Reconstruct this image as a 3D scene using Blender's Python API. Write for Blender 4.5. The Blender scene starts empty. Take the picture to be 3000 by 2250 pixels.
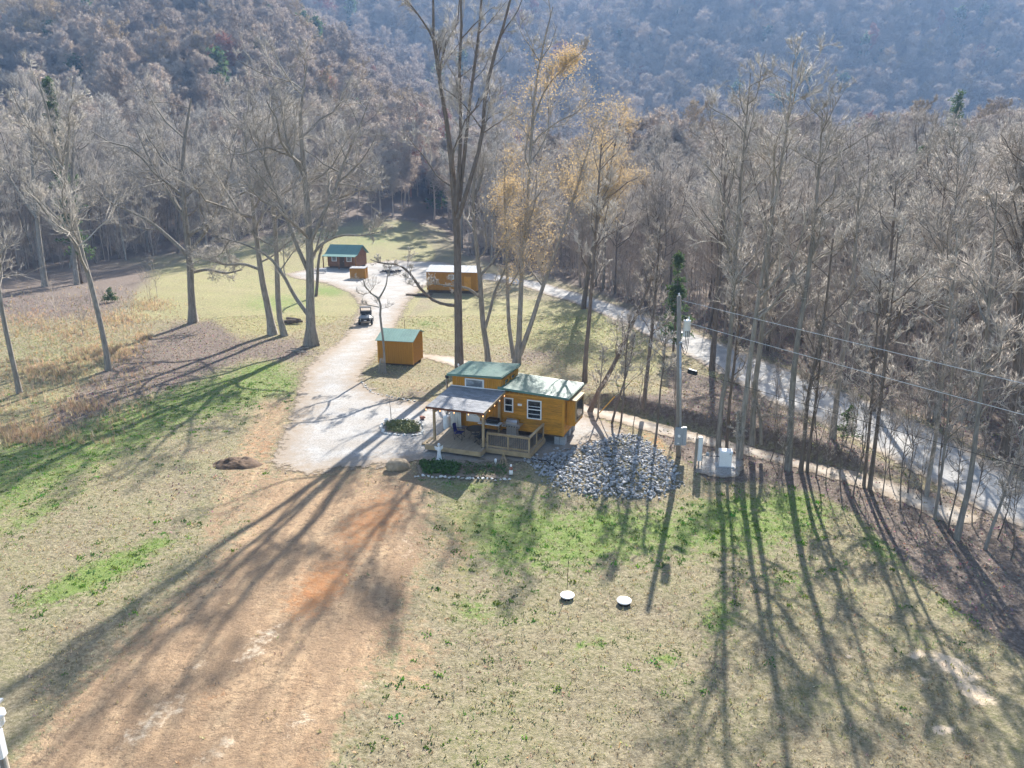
import bpy, bmesh, math, random
import numpy as np
from mathutils import Vector, Matrix

# ---------------------------------------------------------------- camera, sky, sun, exposure
scene = bpy.context.scene
COL = scene.collection
PITCH, FPX, CAMH = math.radians(16.0), 2152.0, 17.0
cam_d = bpy.data.cameras.new('camera'); cam = bpy.data.objects.new('camera', cam_d); COL.objects.link(cam)
cam_d.sensor_width = 36.0; cam_d.lens = 36.0 * FPX / 3000.0; cam_d.clip_start = 0.2; cam_d.clip_end = 6000
cam.location = (0, 0, CAMH); cam.rotation_euler = (math.radians(90) - PITCH, 0, 0)
scene.camera = cam
SUN_EL, SUN_AZ = math.radians(33.0), math.radians(14.5)      # ahead of the camera, a little to the right
world = bpy.data.worlds.new('World'); scene.world = world; world.use_nodes = True
wn = world.node_tree; wn.nodes.clear()
sky = wn.nodes.new('ShaderNodeTexSky'); sky.sky_type = 'NISHITA'; sky.sun_disc = False
sky.sun_elevation = SUN_EL; sky.sun_rotation = SUN_AZ; sky.air_density = 1.2; sky.dust_density = 1.2
bg = wn.nodes.new('ShaderNodeBackground'); bg.inputs[1].default_value = 0.075
wo = wn.nodes.new('ShaderNodeOutputWorld')
wn.links.new(sky.outputs[0], bg.inputs[0]); wn.links.new(bg.outputs[0], wo.inputs[0])
sun_d = bpy.data.lights.new('sun', 'SUN'); sun_d.energy = 5.0; sun_d.angle = math.radians(0.53); sun_d.color = (1.0, 0.95, 0.87)
sun = bpy.data.objects.new('sun', sun_d); COL.objects.link(sun)
sdir = Vector((math.sin(SUN_AZ) * math.cos(SUN_EL), math.cos(SUN_AZ) * math.cos(SUN_EL), math.sin(SUN_EL)))
sun.rotation_euler = sdir.to_track_quat('Z', 'Y').to_euler(); sun.location = (20, 60, 80)
scene.view_settings.view_transform = 'Standard'; scene.view_settings.look = 'None'
scene.view_settings.gamma = 1.0; scene.view_settings.use_curve_mapping = False
scene.view_settings.exposure = 1.7
scene.render.engine = 'CYCLES'
cy = scene.cycles
cy.max_bounces = 4; cy.diffuse_bounces = 2; cy.glossy_bounces = 2; cy.transmission_bounces = 3
cy.transparent_max_bounces = 8; cy.volume_bounces = 0
cy.use_denoising = True; cy.adaptive_threshold = 0.02
HAZE_DENSITY = 0.00041
rng = np.random.default_rng(7)
random.seed(7)

# ---------------------------------------------------------------- photo geometry (3000 x 2250 pixels) to places on the ground
CP, SP = math.cos(PITCH), math.sin(PITCH)
def ray(u, v):
    x = (u - 1500.0) / FPX; y = (v - 1125.0) / FPX
    return np.array([x, CP - y * SP, -SP - y * CP])
def gz(u, v, z=0.0):
    d = ray(u, v); t = (z - CAMH) / d[2]
    return np.array([0, 0, CAMH]) + d * t
def at(u, v, Y):
    d = ray(u, v); return np.array([0, 0, CAMH]) + d * (Y / d[1])
def project(P):
    P = np.asarray(P, float); q = P - np.array([0, 0, CAMH])
    dep = q[..., 1] * CP - q[..., 2] * SP
    upc = q[..., 1] * SP + q[..., 2] * CP
    dep = np.where(dep < 0.5, 0.5, dep)
    return 1500 + FPX * q[..., 0] / dep, 1125 - FPX * upc / dep, dep
def V(pts): return [(x * 1.3562, y * 1.3562) for x, y in pts]
def sst(a, b, x):
    t = np.clip((np.asarray(x, float) - a) / (b - a), 0, 1); return t * t * (3 - 2 * t)
def poly_sd(px, py, poly):
    """signed distance (negative inside) from points to a polygon"""
    px = np.asarray(px, float); py = np.asarray(py, float)
    d2 = np.full(px.shape, 1e18); inside = np.zeros(px.shape, bool); n = len(poly)
    for i in range(n):
        x0, y0 = poly[i]; x1, y1 = poly[(i + 1) % n]
        ex, ey = x1 - x0, y1 - y0
        t = np.clip(((px - x0) * ex + (py - y0) * ey) / (ex * ex + ey * ey + 1e-12), 0, 1)
        d2 = np.minimum(d2, (px - x0 - t * ex) ** 2 + (py - y0 - t * ey) ** 2)
        c = ((y0 > py) != (y1 > py)) & (px < (x1 - x0) * (py - y0) / (y1 - y0 + 1e-12) + x0)
        inside ^= c
    d = np.sqrt(d2); return np.where(inside, -d, d)
def line_d(px, py, line):
    px = np.asarray(px, float); py = np.asarray(py, float)
    best = np.full(px.shape, 1e9); side = np.zeros(px.shape)
    for i in range(len(line) - 1):
        x0, y0 = line[i]; x1, y1 = line[i + 1]; ex, ey = x1 - x0, y1 - y0
        t = np.clip(((px - x0) * ex + (py - y0) * ey) / (ex * ex + ey * ey), 0, 1)
        d = np.hypot(px - x0 - t * ex, py - y0 - t * ey)
        s = np.sign(ex * (py - y0) - ey * (px - x0))
        m = d < best; best = np.where(m, d, best); side = np.where(m, s, side)
    return best * side          # positive on the far (left-hand) side of the line

TRACK_C = [tuple(gz(u, v)[:2]) for u, v in V([(860, 790), (905, 768), (960, 775), (1040, 800), (1140, 845), (1265, 886), (1400, 921), (1500, 944), (1600, 968), (1708, 995), (1800, 1018), (1908, 1045), (2000, 1078), (2100, 1120)])]
BANK = [tuple(gz(u, v)[:2]) for u, v in V([(1330, 885), (1400, 902), (1500, 926), (1600, 952), (1708, 980), (1800, 1003), (1880, 1025), (1960, 1045)])]
RIP = [tuple(gz(u, v)[:2]) for u, v in V([(1130, 992), (1200, 975), (1245, 968), (1330, 938), (1375, 938), (1425, 970), (1470, 1020), (1476, 1040), (1400, 1066), (1300, 1062), (1215, 1050), (1180, 1032)])]
def hz(x, y):
    x = np.asarray(x, float); y = np.asarray(y, float)
    r = np.hypot(x, y) + 1e-6; a = x / np.maximum(y, 1.0)
    z = 0.10 * np.sin(x * 0.21 + 1.3) * np.sin(y * 0.17) + 0.05 * np.sin(x * 0.6 + y * 0.37) * np.sin(y * 0.5 - 0.2 * x)
    pad = np.exp(-(((x + 3) / 9) ** 2 + ((y - 46) / 7) ** 2) ** 2)
    z = z * (1 - pad)
    z = z - 0.55 * (1 - sst(36.0, 41.5, y)) * sst(-7, -2, x) * (1 - 0.4 * sst(12, 20, x))
    d = line_d(x, y, BANK)
    bank = sst(0.1, 0.75, d) * (1 - sst(3.0, 9.0, d)) * (np.abs(d) < 50)
    lim = sst(3.0, 8.0, x) * (1 - sst(19.0, 23.0, x))
    z = z + 1.05 * bank * lim
    z = z - 0.8 * sst(-28, -50, x) * (1 - sst(70, 110, y))
    # hills
    nz = np.sin(x * 0.013 + 0.7) * np.cos(y * 0.011) + 0.6 * np.sin(x * 0.029 - y * 0.021 + 1.0)
    mleft = (1 - sst(-0.36, 0.04, a)) * (1 - 0.16 * sst(-0.48, -0.80, a))
    z = z + (84 + 5 * nz) * sst(125, 455, y) * mleft * (y > 0)
    z = z + (9 + 2.5 * nz) * sst(95, 230, y) * sst(0.02, 0.35, a) * (1 - sst(260, 380, y))
    ridge = 226 - 36 * np.exp(-((a - 0.10) / 0.09) ** 2) + 10 * np.sin(a * 9 + 1)
    z = z + np.maximum(ridge - 84 * mleft, 0) * sst(400, 980, y) * (1 + 0.05 * nz) * (1 - 0.3 * sst(1050, 1500, y)) * (y > 0)
    return z
def gp(u, v):
    z = 0.0
    for _ in range(10):
        P = gz(u, v, z); z = float(hz(P[0], P[1]))
    P[2] = z; return P
def gpv(x, y): return gp(x * 1.3562, y * 1.3562)

# ---------------------------------------------------------------- materials
MATS = {}
def nodes_of(m):
    nt = m.node_tree; return nt, nt.nodes, nt.links
def mat(name, col, rough=0.7, var=0.25, scale=6.0, bump=0.0, metal=0.0, spec=0.35, stretch=None, objvar=0.0, coord='Object', col2=None):
    if name in MATS: return MATS[name]
    m = bpy.data.materials.new(name); m.use_nodes = True; nt, N, L = nodes_of(m)
    b = N['Principled BSDF']; b.inputs['Roughness'].default_value = rough; b.inputs['Metallic'].default_value = metal
    b.inputs['Specular IOR Level'].default_value = spec
    tc = N.new('ShaderNodeTexCoord'); mp = N.new('ShaderNodeMapping')
    if stretch: mp.inputs['Scale'].default_value = stretch
    L.new(tc.outputs[coord], mp.inputs[0])
    nz = N.new('ShaderNodeTexNoise'); nz.inputs['Scale'].default_value = scale; nz.inputs['Detail'].default_value = 5; nz.inputs['Roughness'].default_value = 0.65
    L.new(mp.outputs[0], nz.inputs['Vector'])
    mx = N.new('ShaderNodeMix'); mx.data_type = 'RGBA'
    c2 = col2 if col2 else tuple(c * (1 - var) for c in col)
    mx.inputs[6].default_value = (*[min(1, c * (1 + var * 0.6)) for c in col], 1); mx.inputs[7].default_value = (*c2, 1)
    cr = N.new('ShaderNodeMapRange'); cr.inputs[1].default_value = 0.3; cr.inputs[2].default_value = 0.7
    L.new(nz.outputs[0], cr.inputs[0]); L.new(cr.outputs[0], mx.inputs[0])
    out = mx.outputs[2]
    if objvar > 0:
        oi = N.new('ShaderNodeObjectInfo'); mr = N.new('ShaderNodeMapRange'); mr.inputs[3].default_value = 1 - objvar; mr.inputs[4].default_value = 1 + objvar
        hs = N.new('ShaderNodeHueSaturation'); L.new(oi.outputs['Random'], mr.inputs[0]); L.new(mr.outputs[0], hs.inputs['Value']); L.new(out, hs.inputs['Color']); out = hs.outputs[0]
    L.new(out, b.inputs['Base Color'])
    if bump > 0:
        bp = N.new('ShaderNodeBump'); bp.inputs['Strength'].default_value = bump; bp.inputs['Distance'].default_value = 0.03
        L.new(nz.outputs[0], bp.inputs['Height']); L.new(bp.outputs[0], b.inputs['Normal'])
    MATS[name] = m; return m
def attr_mat(name, rough=0.9, noise_scale=8, var=0.2, trans=0.0):
    m = bpy.data.materials.new(name); m.use_nodes = True; nt, N, L = nodes_of(m)
    b = N['Principled BSDF']; b.inputs['Roughness'].default_value = rough; b.inputs['Specular IOR Level'].default_value = 0.2
    a = N.new('ShaderNodeAttribute'); a.attribute_name = 'tint'
    L.new(a.outputs['Color'], b.inputs['Base Color'])
    if trans > 0:
        t = N.new('ShaderNodeBsdfTranslucent'); L.new(a.outputs['Color'], t.inputs[0])
        ms = N.new('ShaderNodeMixShader'); ms.inputs[0].default_value = trans
        L.new(b.outputs[0], ms.inputs[1]); L.new(t.outputs[0], ms.inputs[2]); L.new(ms.outputs[0], N['Material Output'].inputs[0])
    MATS[name] = m; return m

bark_dark = mat('bark_dark', (0.18, 0.148, 0.122), 0.95, 0.45, 3.0, 0.6, stretch=(3, 3, 0.5), spec=0.1)
bark_grey = mat('bark_grey', (0.28, 0.255, 0.22), 0.95, 0.45, 2.5, 0.6, stretch=(3, 3, 0.5), spec=0.1, objvar=0.15)
twig_grey = mat('twig_grey', (0.43, 0.39, 0.34), 0.85, 0.3, 1.2, 0, spec=0.15, objvar=0.2)
twig_brown = mat('twig_brown', (0.44, 0.385, 0.33), 0.85, 0.3, 1.2, 0, spec=0.15, objvar=0.25)
twig_far = mat('twig_far', (0.44, 0.355, 0.285), 0.95, 0.2, 1.0, 0, spec=0.05, objvar=0.35)
bark_far = mat('bark_far', (0.13, 0.11, 0.095), 0.95, 0.3, 1.0, 0, spec=0.05, objvar=0.2)
twig_red = mat('twig_red', (0.36, 0.17, 0.12), 0.95, 0.2, 1.0, 0, spec=0.05, objvar=0.2)
twig_gold = mat('twig_gold', (0.36, 0.27, 0.16), 0.95, 0.2, 1.0, 0, spec=0.05, objvar=0.2)
brush_m = mat('brush_twigs', (0.42, 0.35, 0.295), 0.95, 0.3, 1.0, 0, spec=0.1, objvar=0.3)

def leaf_mat(name, col, trans):
    m = mat(name, col, 0.8, 0.35, 0.8, 0, spec=0.2); nt, N, L = nodes_of(m); b = N['Principled BSDF']; src = b.inputs['Base Color'].links[0].from_socket
    t = N.new('ShaderNodeBsdfTranslucent'); L.new(src, t.inputs[0]); ms = N.new('ShaderNodeMixShader'); ms.inputs[0].default_value = trans
    L.new(b.outputs[0], ms.inputs[1]); L.new(t.outputs[0], ms.inputs[2]); L.new(ms.outputs[0], N['Material Output'].inputs[0]); return m
gold_m = leaf_mat('golden_leaves', (0.62, 0.45, 0.23), 0.4)
needle_m = leaf_mat('needles', (0.085, 0.135, 0.05), 0.4)
mustard = mat('mustard_stain', (0.54, 0.235, 0.016), 0.6, 0.38, 2.2, 0.15, spec=0.3, stretch=(1, 1, 5), objvar=0.13)
mustard_v = mat('mustard_stain_upright', (0.54, 0.235, 0.016), 0.6, 0.34, 1.8, 0.15, spec=0.3, stretch=(5, 5, 0.7), objvar=0.12)
mustard_shed = mat('dark_mustard_siding', (0.40, 0.18, 0.016), 0.7, 0.15, 1.4, 0.1, spec=0.2, stretch=(6, 6, 0.7))
mustard_trim = mat('mustard_trim', (0.60, 0.28, 0.03), 0.6, 0.2, 2, 0.1, spec=0.3, objvar=0.06)
logwall = mat('brown_log_wall', (0.23, 0.10, 0.04), 0.7, 0.3, 2, 0.2, objvar=0.1)
green_metal = mat('green_metal', (0.075, 0.19, 0.15), 0.45, 0.15, 0.7, 0, metal=0.0, spec=0.9)
green_glare = mat('glare_green_metal', (0.19, 0.32, 0.27), 0.4, 0.2, 0.8, 0, spec=0.6)  # green metal with the sun glare put into a paler base colour
white_metal = mat('white_metal', (0.75, 0.77, 0.78), 0.4, 0.08, 1, 0, spec=0.5)
pale_roof = mat('pale_grey_metal', (0.34, 0.35, 0.36), 0.5, 0.15, 1, 0, spec=0.4)
shingle_m = mat('grey_shingle', (0.225, 0.23, 0.245), 0.8, 0.3, 14, 0.2, spec=0.4, objvar=0.2)
lumber = mat('treated_lumber', (0.40, 0.29, 0.165), 0.75, 0.3, 2.2, 0.15, stretch=(1, 1, 1), objvar=0.10)
deckm = mat('deck_lumber', (0.35, 0.275, 0.19), 0.75, 0.3, 3.0, 0.1, stretch=(4, 0.4, 4), objvar=0.12)
lumber_dark = mat('dark_lumber', (0.10, 0.065, 0.04), 0.8, 0.3, 3, 0.1)
wood_grey = mat('weathered_wood', (0.30, 0.265, 0.225), 0.9, 0.35, 3.5, 0.3, stretch=(4, 4, 0.5), objvar=0.12)
white_p = mat('white_paint', (0.80, 0.80, 0.80), 0.45, 0.06, 3, 0, spec=0.4)
cloth_w = mat('white_cloth', (0.72, 0.74, 0.74), 0.9, 0.1, 5, 0.1)
black_m = mat('black_metal', (0.018, 0.018, 0.020), 0.45, 0.3, 5, 0)
rubber = mat('black_rubber', (0.02, 0.02, 0.02), 0.85, 0.3, 8, 0.1)
steel = mat('stainless_steel', (0.55, 0.55, 0.56), 0.3, 0.15, 4, 0, metal=0.85)
galv = mat('galvanised_metal', (0.45, 0.47, 0.49), 0.42, 0.2, 5, 0, metal=0.6)
grey_box = mat('grey_enamel', (0.30, 0.33, 0.36), 0.5, 0.12, 4, 0)
block_m = mat('concrete_block', (0.36, 0.37, 0.38), 0.9, 0.15, 14, 0.3, objvar=0.1)
navy = mat('navy_fabric', (0.022, 0.022, 0.16), 0.8, 0.3, 6, 0)
utv_grey = mat('utv_grey_plastic', (0.22, 0.235, 0.25), 0.35, 0.1, 3, 0, spec=0.5)
stone_m = mat('limestone', (0.37, 0.368, 0.365), 0.9, 0.3, 5, 0.4, objvar=0.3)
stone_w = mat('pale_limestone', (0.58, 0.575, 0.55), 0.9, 0.25, 6, 0.4, objvar=0.2)
boulder_m = mat('tan_sandstone', (0.36, 0.28, 0.19), 0.9, 0.35, 2.5, 0.6)
log_m = mat('dead_log', (0.15, 0.11, 0.085), 0.95, 0.4, 4, 0.5, objvar=0.2)
soil_m = mat('dark_soil', (0.11, 0.07, 0.045), 0.95, 0.4, 5, 0.8)
red_trim = mat('brown_trim', (0.16, 0.06, 0.025), 0.7, 0.2, 4, 0)
shrub_g = mat('groundcover_green', (0.055, 0.115, 0.022), 0.8, 0.5, 5, 0, objvar=0.2)
shrub_p = mat('pale_green_shrub', (0.22, 0.235, 0.09), 0.8, 0.4, 5, 0, objvar=0.2)
terra = mat('terracotta', (0.33, 0.13, 0.08), 0.8, 0.2, 5, 0)
yellow_p = mat('yellow_plastic', (0.62, 0.36, 0.04), 0.5, 0.1, 4, 0)
tuft_m = attr_mat('grass_blades', 0.9, trans=0.25)
litter_m = attr_mat('leaf_litter', 0.95)
stonebed_m = attr_mat('stone_bed', 0.9)
def glass(name, col, rough=0.08):
    m = bpy.data.materials.new(name); m.use_nodes = True; nt, N, L = nodes_of(m)
    b = N['Principled BSDF']; b.inputs['Roughness'].default_value = rough; b.inputs['Specular IOR Level'].default_value = 0.6
    nz = N.new('ShaderNodeTexNoise'); nz.inputs['Scale'].default_value = 2.5; nz.inputs['Detail'].default_value = 3
    tc = N.new('ShaderNodeTexCoord'); L.new(tc.outputs['Object'], nz.inputs['Vector'])
    mx = N.new('ShaderNodeMix'); mx.data_type = 'RGBA'; mx.inputs[6].default_value = (*col, 1); mx.inputs[7].default_value = (*[c * 2.2 + 0.01 for c in col], 1)
    mr = N.new('ShaderNodeMapRange'); mr.inputs[1].default_value = 0.45; mr.inputs[2].default_value = 0.65
    L.new(nz.outputs[0], mr.inputs[0]); L.new(mr.outputs[0], mx.inputs[0]); L.new(mx.outputs[2], b.inputs['Base Color'])
    MATS[name] = m; return m
glass_dark = glass('dark_glass', (0.012, 0.014, 0.018)); glass_mid = glass('blind_glass', (0.14, 0.155, 0.17), 0.15)
bulb_m = bpy.data.materials.new('lit_bulb'); bulb_m.use_nodes = True
_b = bulb_m.node_tree.nodes['Principled BSDF']; _b.inputs['Base Color'].default_value = (0.9, 0.6, 0.35, 1); _b.inputs['Emission Color'].default_value = (1, 0.45, 0.15, 1); _b.inputs['Emission Strength'].default_value = 1.2

def ground_material():
    m = bpy.data.materials.new('ground_cover'); m.use_nodes = True; nt, N, L = nodes_of(m)
    b = N['Principled BSDF']; b.inputs['Roughness'].default_value = 0.97; b.inputs['Specular IOR Level'].default_value = 0.12
    tc = N.new('ShaderNodeTexCoord')
    def noise(scale, detail=6, rough=0.65, stretch=None):
        n = N.new('ShaderNodeTexNoise'); n.inputs['Scale'].default_value = scale; n.inputs['Detail'].default_value = detail; n.inputs['Roughness'].default_value = rough
        if stretch:
            mp = N.new('ShaderNodeMapping'); mp.inputs['Scale'].default_value = stretch; mp.inputs['Rotation'].default_value = (0, 0, math.radians(4)); L.new(tc.outputs['Object'], mp.inputs[0]); L.new(mp.outputs[0], n.inputs['Vector'])
        else: L.new(tc.outputs['Object'], n.inputs['Vector'])
        return n.outputs[0]
    nbig, nmid, nfine, nstreak = noise(0.35), noise(1.7, 8, 0.7), noise(11, 6, 0.75), noise(1.1, 8, 0.7, (1.5, 0.22, 1))
    nmask = noise(2.6, 9, 0.75)
    def rng_(x, a, c):
        r = N.new('ShaderNodeMapRange'); r.inputs[1].default_value = a; r.inputs[2].default_value = c; L.new(x, r.inputs[0]); return r.outputs[0]
    def mixc(f, c1, c2):
        mx = N.new('ShaderNodeMix'); mx.data_type = 'RGBA'
        if f is not None: L.new(f, mx.inputs[0])
        for k, c in ((6, c1), (7, c2)):
            if isinstance(c, tuple): mx.inputs[k].default_value = (*c, 1)
            else: L.new(c, mx.inputs[k])
        return mx.outputs[2]
    def attr(nm):
        a = N.new('ShaderNodeAttribute'); a.attribute_name = nm
        s = N.new('ShaderNodeSeparateColor'); L.new(a.outputs['Color'], s.inputs[0]); return s.outputs
    z1, z2 = attr('zone1'), attr('zone2')
    def soft(mask, amp=0.75, lo=0.30, hi=0.62, nn=None):
        s = N.new('ShaderNodeMath'); s.operation = 'SUBTRACT'; L.new(nn or nmask, s.inputs[0]); s.inputs[1].default_value = 0.5
        k = N.new('ShaderNodeMath'); k.operation = 'MULTIPLY_ADD'; L.new(s.outputs[0], k.inputs[0]); k.inputs[1].default_value = amp * 2; L.new(mask, k.inputs[2])
        r = rng_(k.outputs[0], lo, hi)
        g = N.new('ShaderNodeMath'); g.operation = 'MULTIPLY'; L.new(r, g.inputs[0])
        q = rng_(mask, 0.02, 0.15); L.new(q, g.inputs[1]); return g.outputs[0]
    f1, f2 = rng_(nfine, 0.32, 0.68), rng_(nmid, 0.35, 0.68)
    fp = rng_(nbig, 0.40, 0.60); ftuft = rng_(noise(5.0, 7, 0.8), 0.40, 0.62)
    dry = mixc(f1, mixc(f2, (0.44, 0.375, 0.255), (0.33, 0.29, 0.18)), (0.23, 0.19, 0.125))
    dry = mixc(soft(z2[0], 0.5), dry, mixc(f1, mixc(f2, (0.44, 0.40, 0.205), (0.39, 0.33, 0.19)), (0.27, 0.255, 0.12)))
    dry = mixc(ftuft, dry, mixc(fp, (0.15, 0.12, 0.075), (0.15, 0.15, 0.065)))
    green = mixc(f1, mixc(f2, (0.175, 0.25, 0.058), (0.27, 0.315, 0.11)), (0.09, 0.135, 0.035))
    c = mixc(soft(z1[0], 1.0, 0.35, 0.70), dry, green)
    dirt = mixc(rng_(nstreak, 0.35, 0.65), mixc(f2, (0.53, 0.385, 0.24), (0.45, 0.315, 0.19)), (0.29, 0.19, 0.115))
    dirt = mixc(rng_(nfine, 0.56, 0.72), dirt, (0.20, 0.135, 0.085)); dirt = mixc(rng_(noise(3.3, 9, 0.8), 0.50, 0.62), dirt, (0.17, 0.12, 0.08))
    dirt = mixc(rng_(noise(0.55, 9, 0.72, (1.4, 0.5, 1)), 0.42, 0.60), dirt, mixc(f1, (0.34, 0.235, 0.145), (0.20, 0.135, 0.088)))
    dirt = mixc(soft(z2[1], 0.6), dirt, mixc(f2, (0.45, 0.225, 0.10), (0.34, 0.155, 0.07)))
    c = mixc(soft(z1[1], 1.25, 0.30, 0.72), c, dirt)
    lit = mixc(f1, mixc(f2, (0.38, 0.315, 0.265), (0.25, 0.20, 0.165)), (0.13, 0.10, 0.083))
    lit = mixc(ftuft, lit, (0.10, 0.075, 0.058))
    c = mixc(soft(z1[2], 0.8), c, lit)
    c = mixc(soft(z2[2], 0.55, 0.4, 0.55), c, mixc(f2, (0.60, 0.485, 0.355), (0.53, 0.42, 0.30)))
    L.new(c, b.inputs['Base Color'])
    bp = N.new('ShaderNodeBump'); bp.inputs['Strength'].default_value = 0.9; bp.inputs['Distance'].default_value = 0.06
    L.new(nfine, bp.inputs['Height']); 
    bp2 = N.new('ShaderNodeBump'); bp2.inputs['Strength'].default_value = 0.6; bp2.inputs['Distance'].default_value = 0.25
    L.new(nmid, bp2.inputs['Height']); L.new(bp.outputs[0], bp2.inputs['Normal']); L.new(bp2.outputs[0], b.inputs['Normal'])
    return m
def sheet_material(name, ca, cb, cc, speck=18.0, bump=0.5, stretch=None):
    """loose surface whose border breaks up into the ground below"""
    m = bpy.data.materials.new(name); m.use_nodes = True; nt, N, L = nodes_of(m)
    b = N['Principled BSDF']; b.inputs['Roughness'].default_value = 0.95; b.inputs['Specular IOR Level'].default_value = 0.15
    tc = N.new('ShaderNodeTexCoord')
    n1 = N.new('ShaderNodeTexNoise'); n1.inputs['Scale'].default_value = 0.5; n1.inputs['Detail'].default_value = 8
    n2 = N.new('ShaderNodeTexNoise'); n2.inputs['Scale'].default_value = speck; n2.inputs['Detail'].default_value = 4; n2.inputs['Roughness'].default_value = 0.8
    n3 = N.new('ShaderNodeTexNoise'); n3.inputs['Scale'].default_value = 1.6; n3.inputs['Detail'].default_value = 9; n3.inputs['Roughness'].default_value = 0.72
    for n in (n1, n2, n3): L.new(tc.outputs['Object'], n.inputs['Vector'])
    def mr(x, a, c):
        r = N.new('ShaderNodeMapRange'); r.inputs[1].default_value = a; r.inputs[2].default_value = c; L.new(x, r.inputs[0]); return r.outputs[0]
    m1 = N.new('ShaderNodeMix'); m1.data_type = 'RGBA'; m1.inputs[6].default_value = (*ca, 1); m1.inputs[7].default_value = (*cb, 1); L.new(mr(n1.outputs[0], 0.35, 0.65), m1.inputs[0])
    m2 = N.new('ShaderNodeMix'); m2.data_type = 'RGBA'; L.new(m1.outputs[2], m2.inputs[6]); m2.inputs[7].default_value = (*cc, 1); L.new(mr(n2.outputs[0], 0.45, 0.75), m2.inputs[0])
    a = N.new('ShaderNodeAttribute'); a.attribute_name = 'edge'
    k = N.new('ShaderNodeMath'); k.operation = 'MULTIPLY_ADD'; L.new(n3.outputs[0], k.inputs[0]); k.inputs[1].default_value = -3.0; k.inputs[2].default_value = 2.6
    q = N.new('ShaderNodeMath'); q.operation = 'SUBTRACT'; L.new(k.outputs[0], q.inputs[0]); L.new(a.outputs['Fac'], q.inputs[1])
    m3 = N.new('ShaderNodeMix'); m3.data_type = 'RGBA'; L.new(mr(q.outputs[0], -0.35, 0.9), m3.inputs[0]); L.new(m2.outputs[2], m3.inputs[6]); m3.inputs[7].default_value = (0.27, 0.215, 0.16, 1)
    L.new(m3.outputs[2], b.inputs['Base Color'])
    bp = N.new('ShaderNodeBump'); bp.inputs['Strength'].default_value = bump; bp.inputs['Distance'].default_value = 0.04; L.new(n2.outputs[0], bp.inputs['Height']); L.new(bp.outputs[0], b.inputs['Normal'])
    s = N.new('ShaderNodeMath'); s.operation = 'MULTIPLY_ADD'; L.new(n3.outputs[0], s.inputs[0]); s.inputs[1].default_value = 2.4; L.new(a.outputs['Fac'], s.inputs[2])
    r = mr(s.outputs[0], 1.15, 1.45)
    tr = N.new('ShaderNodeBsdfTransparent'); ms = N.new('ShaderNodeMixShader')
    L.new(r, ms.inputs[0]); L.new(tr.outputs[0], ms.inputs[1]); L.new(b.outputs[0], ms.inputs[2]); L.new(ms.outputs[0], N['Material Output'].inputs[0])
    return m

# ---------------------------------------------------------------- mesh helpers
def mesh_np(name, Vv, F, smooth=False):
    Vv = np.ascontiguousarray(Vv, np.float32); F = np.ascontiguousarray(F, np.int32)
    me = bpy.data.meshes.new(name); k = F.shape[1]
    me.vertices.add(len(Vv)); me.vertices.foreach_set('co', Vv.ravel())
    me.loops.add(F.size); me.loops.foreach_set('vertex_index', F.ravel())
    me.polygons.add(len(F)); me.polygons.foreach_set('loop_start', np.arange(0, F.size, k, dtype=np.int32))
    me.polygons.foreach_set('loop_total', np.full(len(F), k, np.int32))
    if smooth: me.polygons.foreach_set('use_smooth', np.ones(len(F), bool))
    me.update(calc_edges=True); return me
def add_color(me, nm, C):
    a = me.color_attributes.new(nm, 'FLOAT_COLOR', 'POINT')
    C4 = np.ones((len(me.vertices), 4), np.float32); C4[:, :C.shape[1]] = C; a.data.foreach_set('color', C4.ravel())
def link(name, me, m=None, parent=None, loc=None, rz=None):
    o = bpy.data.objects.new(name, me); COL.objects.link(o)
    if m is not None and me is not None and not me.materials: me.materials.append(m)
    if parent is not None: o.parent = parent
    if loc is not None: o.location = loc
    if rz is not None: o.rotation_euler = (0, 0, rz)
    return o
def tag(o, label=None, cat=None, group=None, kind=None):
    if label: o['label'] = label
    if cat: o['category'] = cat
    if group: o['group'] = group
    if kind: o['kind'] = kind
    return o
def thing(name, label, cat, loc=(0, 0, 0), rz=0.0, group=None):
    o = bpy.data.objects.new(name, None); COL.objects.link(o); o.empty_display_size = 0.3
    o.location = loc; o.rotation_euler = (0, 0, rz); return tag(o, label, cat, group)
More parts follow.
